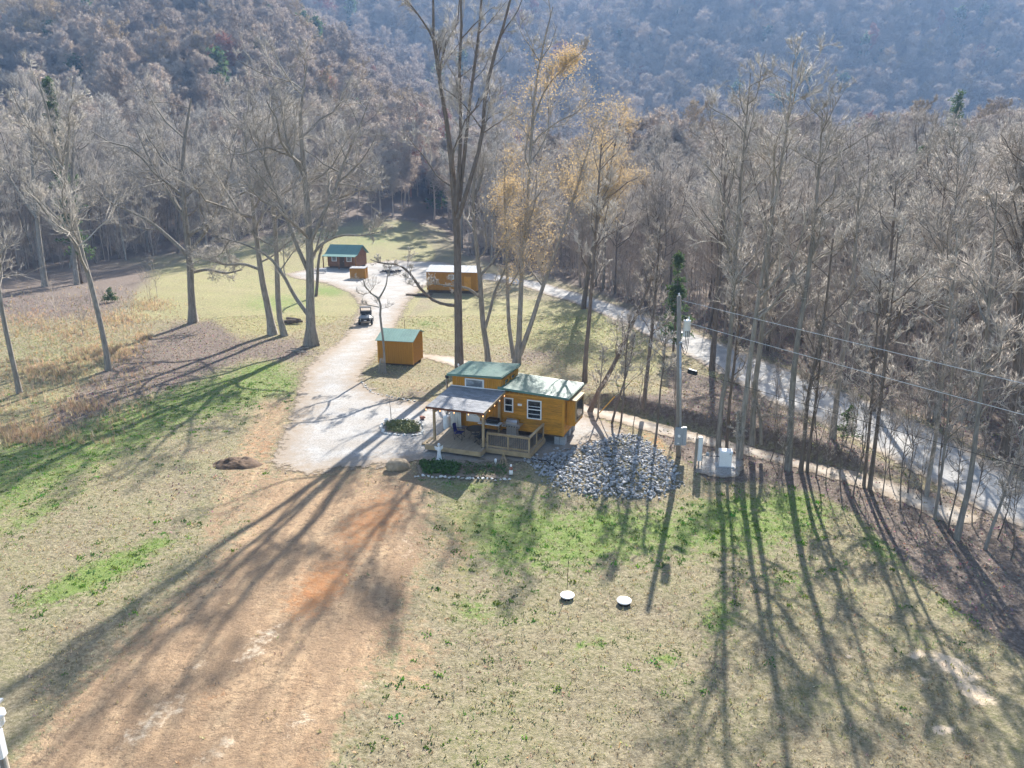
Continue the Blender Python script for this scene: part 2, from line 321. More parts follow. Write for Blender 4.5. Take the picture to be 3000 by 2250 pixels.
class MB:
    def __init__(s): s.v = []; s.f = []
    def add(s, vs, fs):
        n = len(s.v); s.v += [tuple(map(float, q)) for q in vs]; s.f += [tuple(i + n for i in f) for f in fs]; return s
    def box(s, x0, x1, y0, y1, z0, z1):
        return s.add([(x0, y0, z0), (x1, y0, z0), (x1, y1, z0), (x0, y1, z0), (x0, y0, z1), (x1, y0, z1), (x1, y1, z1), (x0, y1, z1)],
                     [(0, 3, 2, 1), (4, 5, 6, 7), (0, 1, 5, 4), (1, 2, 6, 5), (2, 3, 7, 6), (3, 0, 4, 7)])
    def cham(s, x0, x1, y0, y1, z0, z1, c=0.03):
        """box with its upright edges and top edges chamfered"""
        def ring(x0, x1, y0, y1, z, c): return [(x0 + c, y0, z), (x1 - c, y0, z), (x1, y0 + c, z), (x1, y1 - c, z), (x1 - c, y1, z), (x0 + c, y1, z), (x0, y1 - c, z), (x0, y0 + c, z)]
        vs = ring(x0, x1, y0, y1, z0, c) + ring(x0, x1, y0, y1, z1 - c, c) + ring(x0 + c, x1 - c, y0 + c, y1 - c, z1, c)
        fs = [tuple(range(7, -1, -1)), tuple(range(16, 24))]
        for k in (0, 8):
            for i in range(8): fs.append((k + i, k + (i + 1) % 8, k + 8 + (i + 1) % 8, k + 8 + i))
        return s.add(vs, fs)
    def beam(s, a, b, w, h, up=(0, 0, 1)):
        a = Vector(a); b = Vector(b); d = (b - a).normalized(); u = Vector(up)
        if abs(d.dot(u)) > 0.98: u = Vector((0, 1, 0))
        r = d.cross(u).normalized(); u = r.cross(d).normalized(); vs = []
        for P in (a, b):
            for sx, sy in ((-1, -1), (1, -1), (1, 1), (-1, 1)): vs.append(P + r * (sx * w / 2) + u * (sy * h / 2))
        return s.add(vs, [(0, 1, 2, 3), (7, 6, 5, 4), (0, 4, 5, 1), (1, 5, 6, 2), (2, 6, 7, 3), (3, 7, 4, 0)])
    def tube(s, pts, r, m=6, caps=True):
        pts = [Vector(p) for p in pts]; rs = r if isinstance(r, (list, tuple)) else [r] * len(pts); n = len(s.v); vs = []
        for i, P in enumerate(pts):
            d = (pts[min(i + 1, len(pts) - 1)] - pts[max(i - 1, 0)]).normalized()
            ref = Vector((0, 0, 1)) if abs(d.z) < 0.9 else Vector((1, 0, 0))
            a = d.cross(ref).normalized(); b = d.cross(a)
            for j in range(m):
                t = 2 * math.pi * j / m; vs.append(P + (a * math.cos(t) + b * math.sin(t)) * rs[i])
        fs = [(i * m + j, i * m + (j + 1) % m, (i + 1) * m + (j + 1) % m, (i + 1) * m + j) for i in range(len(pts) - 1) for j in range(m)]
        if caps: fs += [tuple(range(m - 1, -1, -1)), tuple((len(pts) - 1) * m + j for j in range(m))]
        return s.add(vs, fs)
    def lathe(s, prof, c=(0, 0, 0), m=16):
        vs = [(c[0] + r * math.cos(2 * math.pi * j / m), c[1] + r * math.sin(2 * math.pi * j / m), c[2] + z) for r, z in prof for j in range(m)]
        fs = [(i * m + j, i * m + (j + 1) % m, (i + 1) * m + (j + 1) % m, (i + 1) * m + j) for i in range(len(prof) - 1) for j in range(m)]
        fs += [tuple(range(m - 1, -1, -1)), tuple((len(prof) - 1) * m + j for j in range(m))]
        return s.add(vs, fs)
    def build(s, name, m, parent=None, loc=None, smooth=False, rz=None):
        me = bpy.data.meshes.new(name); me.from_pydata(s.v, [], s.f)
        if smooth: me.polygons.foreach_set('use_smooth', [True] * len(me.polygons))
        me.update(); return link(name, me, m, parent, loc, rz)
def bx(name, m, parent, x0, x1, y0, y1, z0, z1): return MB().box(x0, x1, y0, y1, z0, z1).build(name, m, parent)
def stone_mesh(name, seed, flat=0.65, n=13):
    r = random.Random(seed); bm = bmesh.new()
    for i in range(n):
        d = Vector((r.gauss(0, 1), r.gauss(0, 1), r.gauss(0, 1))).normalized() * r.uniform(0.8, 1.05)
        bm.verts.new((d.x * 0.5 * r.uniform(0.9, 1.25), d.y * 0.5, d.z * 0.5 * flat))
    res = bmesh.ops.convex_hull(bm, input=bm.verts[:])
    bmesh.ops.delete(bm, geom=[v for v in bm.verts if not v.link_faces], context='VERTS')
    me = bpy.data.meshes.new(name); bm.to_mesh(me); bm.free(); return me
def mesh_arrays(me):
    v = np.empty(len(me.vertices) * 3, np.float32); me.vertices.foreach_get('co', v)
    me.calc_loop_triangles(); t = np.empty(len(me.loop_triangles) * 3, np.int32); me.loop_triangles.foreach_get('vertices', t)
    return v.reshape(-1, 3), t.reshape(-1, 3)
def copy_tree(o, parent=None):
    c = o.copy(); COL.objects.link(c); c.parent = parent
    for ch in o.children: copy_tree(ch, c)
    return c

# ---------------------------------------------------------------- ground
def axis(a, b, step, lim_lo, lim_hi, grow=1.13):
    mid = list(np.arange(a, b + 1e-6, step)); lo, hi, s = [], [], step; x = a
    while x > lim_lo: s *= grow; x -= s; lo.append(x)
    s = step; x = mid[-1]
    while x < lim_hi: s = min(s * grow, 30); x += s; hi.append(x)
    return np.array(lo[::-1] + mid + hi)
gxs, gys = axis(-52, 52, 0.42, -1500, 1500), axis(12, 112, 0.42, -250, 1500)
GX, GY = np.meshgrid(gxs, gys); GZ = hz(GX, GY)
GP = np.stack([GX, GY, GZ], -1).reshape(-1, 3)
nx_, ny_ = len(gxs), len(gys)
ii = (np.arange(ny_ - 1)[:, None] * nx_ + np.arange(nx_ - 1)[None]).ravel()
GF = np.stack([ii, ii + 1, ii + nx_ + 1, ii + nx_], 1)
PU, PV, PD = project(GP)
FRONT = (GP[:, 1] > 11) & (GP[:, 1] < 260)
def pmask(poly, soft):
    out = np.zeros(len(GP)); out[FRONT] = 1 - sst(-soft, soft, poly_sd(PU[FRONT], PV[FRONT], V(poly))); return out
def blob(x, y, rx, ry, rot=0.0):
    x *= 1.3562; y *= 1.3562; rx *= 1.3562; ry *= 1.3562
    c, s = math.cos(math.radians(rot)), math.sin(math.radians(rot)); dx, dy = PU - x, PV - y
    q = ((dx * c + dy * s) / rx) ** 2 + ((-dx * s + dy * c) / ry) ** 2
    return np.where(FRONT, np.exp(-q), 0)
def mmax(*a): return np.clip(np.maximum.reduce(a), 0, 1)
FOREST_EDGE = [(-400, 640), (0, 600), (150, 585), (300, 560), (420, 548), (640, 500), (800, 478), (900, 468), (945, 485), (1000, 555), (1100, 585), (1200, 608), (1300, 640), (1400, 678), (1500, 715), (1650, 772), (1800, 832), (2000, 912), (2212, 1030), (2600, 1200)]
FOREST_POLY = FOREST_EDGE + [(2600, -3000), (-400, -3000)]
green = mmax(pmask([(650, 800), (648, 862), (560, 880), (400, 925), (200, 1020), (0, 1130), (-100, 1180), (-100, 1000), (0, 955), (200, 890), (330, 845), (460, 800), (560, 770)], 45) * 0.62,
             blob(200, 1245, 190, 34, -24) * 0.95, blob(330, 1180, 60, 22, -20) * 0.8, blob(80, 1110, 130, 30, -30) * 0.6, blob(560, 800, 80, 22, -10) * 0.8,
             pmask([(940, 1075), (1110, 1062), (1250, 1090), (1450, 1090), (1560, 1060), (1850, 1075), (1770, 1170), (1640, 1215), (1400, 1215), (1250, 1240), (1100, 1250), (940, 1180)], 90) * 0.68,
             blob(1300, 1130, 170, 50) * 0.75, blob(1180, 1150, 70, 40) * 0.7, blob(1560, 1110, 120, 50) * 0.75, blob(1700, 1090, 90, 40) * 0.8, blob(1600, 1090, 70, 30) * 0.8, blob(1550, 1330, 60, 90) * 0.6, blob(1030, 1320, 90, 60) * 0.55, blob(1000, 1230, 70, 60) * 0.5,
             blob(1290, 1388, 25, 12) * 0.9, blob(1440, 1425, 28, 14) * 0.9, blob(1260, 1393, 18, 10) * 0.9, blob(1020, 1050, 120, 18) * 0.6, blob(1900, 1180, 90, 35, 40) * 0.6, blob(2060, 1320, 60, 20, 40) * 0.6, blob(1700, 1250, 120, 60) * 0.45, blob(2000, 1380, 80, 30, 20) * 0.4, blob(1500, 1480, 90, 60) * 0.35,
             blob(1000, 1500, 300, 120) * 0.22, blob(80, 760, 160, 80) * 0.35, blob(600, 655, 130, 30) * 0.6, blob(560, 610, 90, 18) * 0.35, blob(800, 520, 120, 20) * 0.5, blob(700, 630, 60, 16) * 0.8, blob(1250, 700, 160, 60) * 0.4, blob(920, 700, 40, 14) * 0.5, blob(1620, 800, 120, 50) * 0.3)
dirt = mmax(pmask([(560, 1020), (650, 1015), (760, 1010), (900, 1015), (925, 1060), (930, 1140), (915, 1220), (880, 1310), (830, 1400), (780, 1500), (730, 1600), (690, 1750), (-60, 1750), (60, 1610), (180, 1470), (290, 1370), (420, 1260), (520, 1150)], 95) * 0.95,
            pmask([(560, 860), (640, 850), (620, 930), (590, 1010), (560, 1100), (440, 1200), (430, 1150), (480, 1030)], 35) * 0.62,
            blob(980, 1180, 70, 120, 10) * 0.55, blob(880, 1420, 90, 120, 15) * 0.6, blob(1530, 1072, 160, 10) * 0.5, blob(820, 660, 60, 40) * 0.0, blob(690, 640, 40, 20) * 0.4, blob(1420, 950, 60, 30, 30) * 0.45, blob(1420, 1000, 40, 40) * 0.3, blob(880, 830, 70, 25) * 0.45)
red = mmax(blob(800, 1130, 130, 70, -35) * 0.52, blob(690, 1270, 120, 60, -40) * 0.6, blob(560, 960, 80, 60) * 0.35, blob(1420, 960, 60, 30, 30) * 0.9, blob(450, 1500, 120, 60, -30) * 0.3)
sdF = np.full(len(GP), 1e3); sdF[FRONT] = poly_sd(PU[FRONT], PV[FRONT], V(FOREST_POLY))
litter = mmax(1 - sst(-40, 30, sdF), np.where(GP[:, 1] > 200, 1.0, 0.0), np.where(np.abs(GP[:, 0]) > 75, 0.7, 0),
              pmask([(60, 960), (120, 880), (220, 800), (300, 740), (380, 700), (460, 690), (520, 735), (620, 735), (690, 760), (640, 780), (540, 775), (470, 800), (380, 835), (250, 875), (130, 930)], 30) * 0.85,
              pmask([(-50, 660), (0, 600), (150, 560), (320, 560), (330, 610), (240, 680), (100, 700), (-50, 690)], 60) * 0.8,
              pmask([(1480, 1000), (1530, 1040), (1620, 1040), (1760, 1060), (1850, 1110), (1950, 1210), (2080, 1330), (2212, 1420), (2400, 1520), (2400, 1120), (2212, 1110), (1900, 1035), (1700, 985), (1500, 940), (1400, 925), (1440, 960)], 16) * 0.92,
              pmask([(1250, 880), (1330, 880), (1500, 925), (1700, 975), (1900, 1025), (1990, 1045), (1850, 960), (1700, 885), (1600, 830), (1440, 790), (1440, 850), (1300, 850)], 14) * 0.75,
              blob(900, 850, 60, 20) * 0.5, blob(1150, 770, 90, 25) * 0.6, blob(1240, 840, 60, 14) * 0.6, blob(420, 1060, 120, 70, -25) * 0.35, blob(820, 1050, 60, 16) * 0.3, blob(600, 740, 90, 12) * 0.7, blob(1010, 1035, 110, 14) * 0.45)
clearing = mmax(pmask([(430, 555), (640, 505), (880, 475), (940, 540), (930, 610), (880, 690), (1000, 640), (1270, 655), (1430, 760), (1410, 810), (1260, 800), (1140, 750), (1000, 740), (860, 720), (760, 680), (700, 700), (600, 725), (480, 720), (430, 690), (280, 690), (300, 600)], 18), blob(100, 850, 300, 120, -20) * 0.5,
                pmask([(-50, 1000), (250, 880), (400, 940), (200, 1080), (-50, 1200)], 50) * 0.5)
sand = mmax(blob(2060, 1440, 75, 22, 25) * 0.9, blob(2110, 1500, 60, 22, 30) * 0.85, blob(1975, 1415, 20, 12) * 0.9, blob(2040, 1575, 26, 13) * 1.0, blob(1950, 1560, 30, 10, 30) * 0.6, blob(2000, 1470, 30, 30) * 0.5, blob(1260, 1290, 60, 12) * 0.45, blob(1830, 1420, 20, 8) * 0.6, blob(790, 1480, 40, 20) * 0.5, blob(330, 1560, 170, 40, -38) * 0.5, blob(560, 1390, 130, 36, -42) * 0.5, blob(650, 1560, 90, 40, -40) * 0.45, blob(430, 1440, 60, 24, -40) * 0.45, blob(470, 1620, 120, 30, -30) * 0.5, blob(880, 1180, 40, 60, 10) * 0.45)
gme = mesh_np('ground', GP, GF, True)
add_color(gme, 'zone1', np.stack([green, dirt, litter], 1)); add_color(gme, 'zone2', np.stack([clearing, red, sand], 1))
ground = link('ground', gme, ground_material()); tag(ground, 'tan winter lawn, bare orange earth and leaf-strewn woodland floor', kind='structure')

def sheet(name, poly, m, step=0.4, lift=0.03, grow=0.5, soft=0.9, label=None):
    xs = [p[0] for p in poly]; ys = [p[1] for p in poly]
    ax = np.arange(min(xs) - 1, max(xs) + 1.01, step); ay = np.arange(min(ys) - 1, max(ys) + 1.01, step)
    X, Y = np.meshgrid(ax, ay); sd = poly_sd(X, Y, poly); n = len(ax)
    keep = (sd[:-1, :-1] < grow) & (sd[1:, :-1] < grow) & (sd[:-1, 1:] < grow) & (sd[1:, 1:] < grow)
    k = (np.arange(len(ay) - 1)[:, None] * n + np.arange(n - 1)[None])[keep]
    F = np.stack([k, k + 1, k + n + 1, k + n], 1); used, inv = np.unique(F, return_inverse=True); F = inv.reshape(F.shape)
    P = np.stack([X, Y, hz(X, Y) + lift], -1).reshape(-1, 3)[used]
    me = mesh_np(name, P, F, True)
    a = me.attributes.new('edge', 'FLOAT', 'POINT'); a.data.foreach_set('value', np.clip((-sd.ravel()[used]) / soft, -1, 1.6).astype(np.float32))
    o = link(name, me, m); tag(o, label, kind='structure'); return o
def wpoly(pts): return [tuple(gp(x, y)[:2]) for x, y in V(pts)]
def strip(center, widths):
    c = [Vector(p).to_2d() if len(p) > 2 else Vector(p) for p in center]; L_, R_ = [], []
    for i in range(len(c)):
        d = (c[min(i + 1, len(c) - 1)] - c[max(i - 1, 0)]).normalized(); nrm = Vector((-d.y, d.x)); w = widths if not isinstance(widths, (list, tuple)) else widths[i]
        L_.append(tuple(c[i] + nrm * w / 2)); R_.append(tuple(c[i] - nrm * w / 2))
    return L_ + R_[::-1]
gravel_m = sheet_material('driveway_gravel', (0.40, 0.39, 0.375), (0.33, 0.30, 0.265), (0.15, 0.145, 0.14), 8)
road_m = sheet_material('road_gravel', (0.40, 0.39, 0.375), (0.33, 0.32, 0.305), (0.21, 0.20, 0.19), 8, 0.35)
track_m = sheet_material('track_dirt', (0.48, 0.43, 0.37), (0.41, 0.36, 0.30), (0.30, 0.26, 0.215), 7, 0.4)
track = sheet('dirt_track', strip(TRACK_C, [2.2, 2.4, 2.6, 2.5, 2.3, 2.2, 2.0, 1.9, 1.9, 1.9, 1.9, 2.1, 2.4, 2.6]), track_m, 0.4, 0.035, 0.5, 0.7)
DRIVE = wpoly([(585, 1000), (620, 1018), (665, 1030), (720, 1018), (830, 1008), (900, 1000), (930, 1010), (1000, 1004), (1100, 1000), (1180, 1000), (1240, 975), (1340, 945), (1370, 940), (1320, 915), (1270, 893), (1230, 880), (1100, 860), (960, 870), (905, 868), (835, 855), (795, 832), (782, 815), (800, 790), (828, 750), (862, 700), (886, 650), (920, 618), (1010, 606), (1045, 598), (1035, 585), (960, 566), (850, 562), (740, 572), (660, 582), (615, 592), (640, 603), (700, 612), (752, 632), (775, 660), (760, 700), (735, 735), (690, 765), (655, 800), (640, 850), (618, 915), (595, 970)])
drive = sheet('driveway', DRIVE, gravel_m, 0.4, 0.045, 1.2, 1.7)
ROAD = wpoly([(2300, 1085), (2212, 1042), (2100, 975), (2000, 918), (1900, 876), (1800, 838), (1650, 778), (1500, 718), (1380, 676), (1290, 645), (1180, 612), (1040, 588), (1036, 604), (1120, 616), (1230, 652), (1350, 700), (1450, 752), (1560, 812), (1640, 858), (1750, 905), (1850, 955), (1950, 1010), (2050, 1068), (2130, 1110), (2212, 1145), (2300, 1180)])
road = sheet('road', ROAD, road_m, 0.5, 0.04, 0.5, 0.8)
pad = sheet('gravel_pad', wpoly([(1505, 985), (1540, 975), (1590, 985), (1612, 1000), (1600, 1030), (1560, 1035), (1500, 1022)]), gravel_m, 0.25, 0.05, 0.3, 0.3)

# ---------------------------------------------------------------- trees
def tubes(P, R, m, r):
    n, S1, _ = P.shape
    T = np.empty_like(P); T[:, 1:-1] = P[:, 2:] - P[:, :-2]; T[:, 0] = P[:, 1] - P[:, 0]; T[:, -1] = P[:, -1] - P[:, -2]
    T /= np.linalg.norm(T, axis=2, keepdims=True) + 1e-9
    ref = r.normal(size=(n, 1, 3)); A = np.cross(T, np.broadcast_to(ref, T.shape)); A /= np.linalg.norm(A, axis=2, keepdims=True) + 1e-9; B = np.cross(T, A)
    an = np.arange(m) * 2 * np.pi / m
    ring = P[:, :, None] + R[:, :, None, None] * (np.cos(an)[None, None, :, None] * A[:, :, None] + np.sin(an)[None, None, :, None] * B[:, :, None])
    Vv = ring.reshape(-1, 3)
    base = (np.arange(n) * S1 * m)[:, None, None] + (np.arange(S1 - 1) * m)[None, :, None]; j = np.arange(m)[None, None]; j2 = (j + 1) % m
    F = np.stack([base + j, base + j2, base + m + j2, base + m + j], -1).reshape(-1, 4)
    return Vv, F
def spikes(P, R, r):
    n = len(P); a = P[:, 0]; T = P[:, -1] - a; T = T / (np.linalg.norm(T, axis=1, keepdims=True) + 1e-9)
    A = np.cross(T, r.normal(size=(n, 3))); A /= np.linalg.norm(A, axis=1, keepdims=True) + 1e-9; B = np.cross(T, A); q = R[:, :1]
    Vv = np.stack([a + A * q, a - A * q * 0.5 + B * q * 0.87, a - A * q * 0.5 - B * q * 0.87, P[:, -1]], 1).reshape(-1, 3)
    k = (np.arange(n) * 4)[:, None, None]; F = (k + np.array([[0, 1, 3], [1, 2, 3], [2, 0, 3]])[None]).reshape(-1, 3)
    return Vv, F
def resample(pts, rad, S):
    pts = np.asarray(pts, float); rad = np.asarray(rad, float)
    d = np.r_[0, np.cumsum(np.linalg.norm(np.diff(pts, axis=0), axis=1))]; t = np.linspace(0, d[-1], S + 1)
    # smooth with Catmull-like resampling by cubic Hermite
    m = np.gradient(pts, d, axis=0) if len(pts) > 2 else np.repeat(((pts[1] - pts[0]) / d[-1])[None], len(pts), 0)
    i = np.clip(np.searchsorted(d, t, side='right') - 1, 0, len(d) - 2); h = (d[i + 1] - d[i])[:, None]; s = ((t - d[i])[:, None]) / h
    P = (2 * s ** 3 - 3 * s ** 2 + 1) * pts[i] + (s ** 3 - 2 * s ** 2 + s) * h * m[i] + (-2 * s ** 3 + 3 * s ** 2) * pts[i + 1] + (s ** 3 - s ** 2) * h * m[i + 1]
    return P, np.interp(t, d, rad)
def children(P, R, rep, t0, t1, ang, lenf, S, curl, up, r, rf=0.02, minr=0.008, taper=0.3, tpow=0.55, abslen=None):
    n, S1, _ = P.shape
    plen = np.linalg.norm(np.diff(P, axis=1), axis=2).sum(1)
    idx = np.repeat(np.arange(n), rep); k = len(idx)
    t = t0 + (t1 - t0) * r.random(k); f = t * (S1 - 1); i = np.minimum(f.astype(int), S1 - 2); fr = (f - i)[:, None]
    pos = P[idx, i] * (1 - fr) + P[idx, i + 1] * fr; tan = P[idx, i + 1] - P[idx, i]; tan /= np.linalg.norm(tan, axis=1, keepdims=True) + 1e-9
    r0 = R[idx, i] * (1 - fr[:, 0]) + R[idx, i + 1] * fr[:, 0]
    v = r.normal(size=(k, 3)); v[:, 2] += 0.25; v -= (v * tan).sum(1, keepdims=True) * tan; v /= np.linalg.norm(v, axis=1, keepdims=True) + 1e-9
    a = np.radians(ang) * (0.65 + 0.7 * r.random(k))[:, None]; d = np.cos(a) * tan + np.sin(a) * v
    L = (plen[idx] if abslen is None else abslen) * lenf * (1 - tpow * (t - t0) / max(1e-6, (1 - t0))) * (0.55 + 0.9 * r.random(k))
    Q = np.empty((k, S + 1, 3)); Q[:, 0] = pos
    for s in range(S):
        d = d + r.normal(size=(k, 3)) * curl; d[:, 2] += up; d /= np.linalg.norm(d, axis=1, keepdims=True) + 1e-9
        Q[:, s + 1] = Q[:, s] + d * (L / S)[:, None]
    rr = np.maximum(np.minimum(r0 * 0.78, L * rf), minr)
    RR = rr[:, None] * np.linspace(1, taper, S + 1)[None]
    return Q, np.maximum(RR, minr * 0.45)
def grow(stems, levels, r, sides0=8, S0=12):
    """stems: list of (points, radii); returns trunk mesh data, crown mesh data, tip points"""
    trunkV, trunkF, crownV, crownF = [], [], [], []; off = [0, 0]; tw = []
    def put(k, Vv, F):
        (trunkV, crownV)[k].append(Vv); (trunkF, crownF)[k].append(F + off[k]); off[k] += len(Vv)
    Ps, Rs = [], []
    for pts, rad in stems:
        P, R = resample(pts, rad, S0); Ps.append(P); Rs.append(R)
    P = np.stack(Ps); R = np.stack(Rs); put(0, *tubes(P, R, sides0, r))
    tips = None
    for li, lv in enumerate(levels):
        lv = dict(lv); m = lv.pop('m', 3); inc = lv.pop('trunk', False); both = lv.pop('extend', None)
        Q, RQ = children(P, R, r=r, **lv)
        
        if lv.get('S') == 1 and not inc:
            tw.append(spikes(Q, RQ, r))
        else: put(0 if inc else 1, *tubes(Q, RQ, m, r))
        P, R = Q, RQ; tips = Q
    tv, tf = np.concatenate(trunkV), np.concatenate(trunkF); cv, cf = np.concatenate(crownV), np.concatenate(crownF)
    for a, b in tw:
        cf = np.concatenate([np.concatenate([cf[:, [0, 1, 2]], cf[:, [0, 2, 3]]]) if cf.shape[1] == 4 else cf, b + len(cv)]); cv = np.concatenate([cv, a])
    return tv, tf, cv, cf, tips
def tri(tf, cf, n):
    a = np.concatenate([tf[:, [0, 1, 2]], tf[:, [0, 2, 3]]]) if tf.shape[1] == 4 else tf
    b = np.concatenate([cf[:, [0, 1, 2]], cf[:, [0, 2, 3]]]) if cf.shape[1] == 4 else cf
    return np.concatenate([a, b + n])
def leaf_cloud(tips, n, size, r, name, m, jit=0.25, shape=(1.0, 0.55)):
    P = tips[r.integers(0, len(tips), n), r.integers(0, tips.shape[1], n)] + r.normal(size=(n, 3)) * jit
    a = r.normal(size=(n, 3)); a /= np.linalg.norm(a, axis=1, keepdims=True); b = np.cross(a, r.normal(size=(n, 3))); b /= np.linalg.norm(b, axis=1, keepdims=True) + 1e-9
    s = size * (0.6 + 0.8 * r.random(n))[:, None]
    Vv = np.stack([P - a * s * shape[0], P + b * s * shape[1], P + a * s * shape[0], P - b * s * shape[1]], 1).reshape(-1, 3)
    return mesh_np(name, Vv, np.arange(4 * n).reshape(-1, 4))
def tree_obj(name, label, stems, levels, seed, loc, bark, twig, group=None, flare=0.0, cat='tree', sides0=8):
    """stems are in world space; the tree's Empty stands at its base"""
    r = np.random.default_rng(seed); loc = np.asarray(loc, float)
    st = [(np.asarray(p, float) - loc, rad) for p, rad in stems]
    tv, tf, cv, cf, tips = grow(st, levels, r, sides0)
    root = thing(name, label, cat, tuple(loc), 0, group)
    if flare > 0:   # root flare at the foot of the trunk
        h = np.clip(tv[:, 2], 0, None); ang = np.arctan2(tv[:, 1], tv[:, 0]); k = flare * np.exp(-h / 0.45) * (0.55 + 0.45 * np.cos(ang * 4 + seed))
        near = np.hypot(tv[:, 0], tv[:, 1]) < 3
        tv[:, 0] *= np.where(near, 1 + k, 1); tv[:, 1] *= np.where(near, 1 + k, 1)
    link('trunk', mesh_np('trunk', tv, tf, True), bark, root)
    link('crown', mesh_np('crown', cv, cf, True), twig, root)
    return root, tips
def stem_px(path, Y, dsway=0.0, seed=0, sink=0.25, wscale=1.0, depth=None):
    wscale *= 0.67
    """path of (u, v, diameter) pixels in the photograph at distance Y"""
    r = random.Random(seed); pts, rad = [], []; a = 0.0
    for i, q in enumerate(path):
        a += r.uniform(-dsway, dsway) if i else 0.0
        yy = Y + a + (depth * i if depth else 0)
        P = at(q[0], q[1], yy); pts.append(P); rad.append(q[2] * 0.5 / FPX * math.hypot(yy, CAMH - P[2]) * wscale)
    if sink: pts[0] = pts[0] - np.array([0, 0, sink])
    return pts, rad
OAK = [dict(rep=13, t0=0.34, t1=0.99, ang=58, lenf=0.42, S=6, curl=0.20, up=0.05, rf=0.016, minr=0.026, m=5, trunk=True),
       dict(rep=7, t0=0.22, t1=0.98, ang=48, lenf=0.50, S=5, curl=0.24, up=0.07, rf=0.013, minr=0.022, m=3),
       dict(rep=8, t0=0.12, t1=1.0, ang=42, lenf=0.55, S=2, curl=0.20, up=0.10, rf=0.011, minr=0.0145, m=3, taper=0.5),
       dict(rep=6, t0=0.05, t1=1.0, ang=36, lenf=0.85, S=1, curl=0.1, up=0.12, rf=0.009, minr=0.0118, m=3, tpow=0.3)]
def lv(base, **kw):
    out = [dict(d) for d in base]
    for k, vals in kw.items():
        for d, x in zip(out, vals):
            if x is not None: d[k] = x
    return out
TALL = lv(OAK, rep=(11, 7, 8, 6), lenf=(0.26, 0.5, 0.5, 0.8), ang=(40, 40, 38, 34), up=(0.10, 0.11, 0.11, 0.12), t0=(0.36, 0.2, 0.15, 0.1))
SLIM = lv(OAK, rep=(19, 6, 7, 5), lenf=(0.20, 0.45, 0.5, 0.8), ang=(46, 40, 38, 34), up=(0.09, 0.11, 0.11, 0.12), t0=(0.38, 0.2, 0.15, 0.1))
THIN = lv(OAK, rep=(16, 5, 6, 4), lenf=(0.2, 0.45, 0.5, 0.8), ang=(46, 40, 38, 34), up=(0.09, 0.11, 0.11, 0.12), t0=(0.35, 0.2, 0.15, 0.1))

def hero(name, label, stems, levels, seed, bark=bark_grey, twig=twig_grey, flare=0.0, sway=0.25, leaves=None, wscale=1.0, sides0=8):
    """first stem starts on the ground; later stems fork from points along the earlier ones"""
    b = gp(stems[0][0][0], stems[0][0][1]); st = []
    for k, s in enumerate(stems):
        st.append(stem_px(s, b[1] + (0 if k == 0 else ((-1) ** k) * 0.12 * k), sway, seed + k, 0.3 if s[0][1] > stems[0][0][1] - 14 else 0.0, wscale))
    root, tips = tree_obj(name, label, st, levels, seed, b, bark, twig, flare=flare, sides0=sides0)
    if leaves:
        n, size, zlo, zhi = leaves
        t = tips[(tips[:, 0, 2] > zlo) & (tips[:, 0, 2] < zhi)]
        link('foliage', leaf_cloud(t, n, size, np.random.default_rng(seed + 5), 'foliage', gold_m, 0.55), gold_m, root)
    return root

# the tall dark tree behind the cabin and its neighbours
hero('tall_tree', 'tallest bare tree, thick dark straight trunk right behind the small cabin', [
    [(1346, 1088, 46), (1343, 950, 41), (1341, 800, 38), (1338, 660, 36), (1330, 560, 33), (1318, 430, 24), (1300, 300, 20), (1280, 190, 16), (1268, 90, 13), (1272, -60, 9), (1290, -260, 5)],
    [(1336, 620, 26), (1346, 480, 20), (1350, 340, 17), (1346, 200, 15), (1352, 80, 12), (1348, -60, 9), (1355, -230, 5)],
    [(1345, 590, 22), (1362, 440, 18), (1376, 300, 15), (1396, 150, 13), (1408, 40, 11), (1416, -80, 8), (1440, -230, 4)],
    [(1342, 640, 26), (1380, 520, 20), (1412, 400, 18), (1422, 280, 17), (1446, 170, 15), (1474, 80, 12), (1495, 0, 10), (1530, -110, 7), (1560, -220, 4)],
    [(1337, 895, 20), (1310, 893, 17), (1270, 880, 16), (1232, 845, 15), (1200, 800, 13), (1165, 775, 11), (1120, 772, 8), (1085, 760, 5)],
    [(1298, 300, 13), (1262, 100, 10), (1230, 50, 8), (1190, 0, 7), (1150, -30, 5)]],
    lv(TALL, rep=(9, 7, 8, 5), lenf=(0.19, 0.5, 0.5, 0.8), t0=(0.3, 0.2, 0.1, 0.1)), 11, bark_dark, twig_grey, 0.25, 0.3, wscale=0.85)
hero('crooked_tree', 'grey crooked tree with knots and a dead side limb, just right of the tallest trunk', [
    [(1432, 1072, 26), (1424, 1000, 24), (1412, 930, 23), (1410, 860, 21), (1402, 780, 18), (1392, 690, 15), (1385, 600, 13), (1395, 480, 11), (1420, 380, 8), (1440, 280, 5)],
    [(1422, 960, 14), (1436, 910, 13), (1448, 860, 11), (1470, 810, 8), (1490, 760, 5)],
    [(1405, 870, 13), (1370, 845, 11), (1320, 838, 8), (1260, 830, 5)]],
    lv(TALL, rep=(9, 6, 8, 4)), 12, bark_grey, twig_grey, 0.3, 0.25)
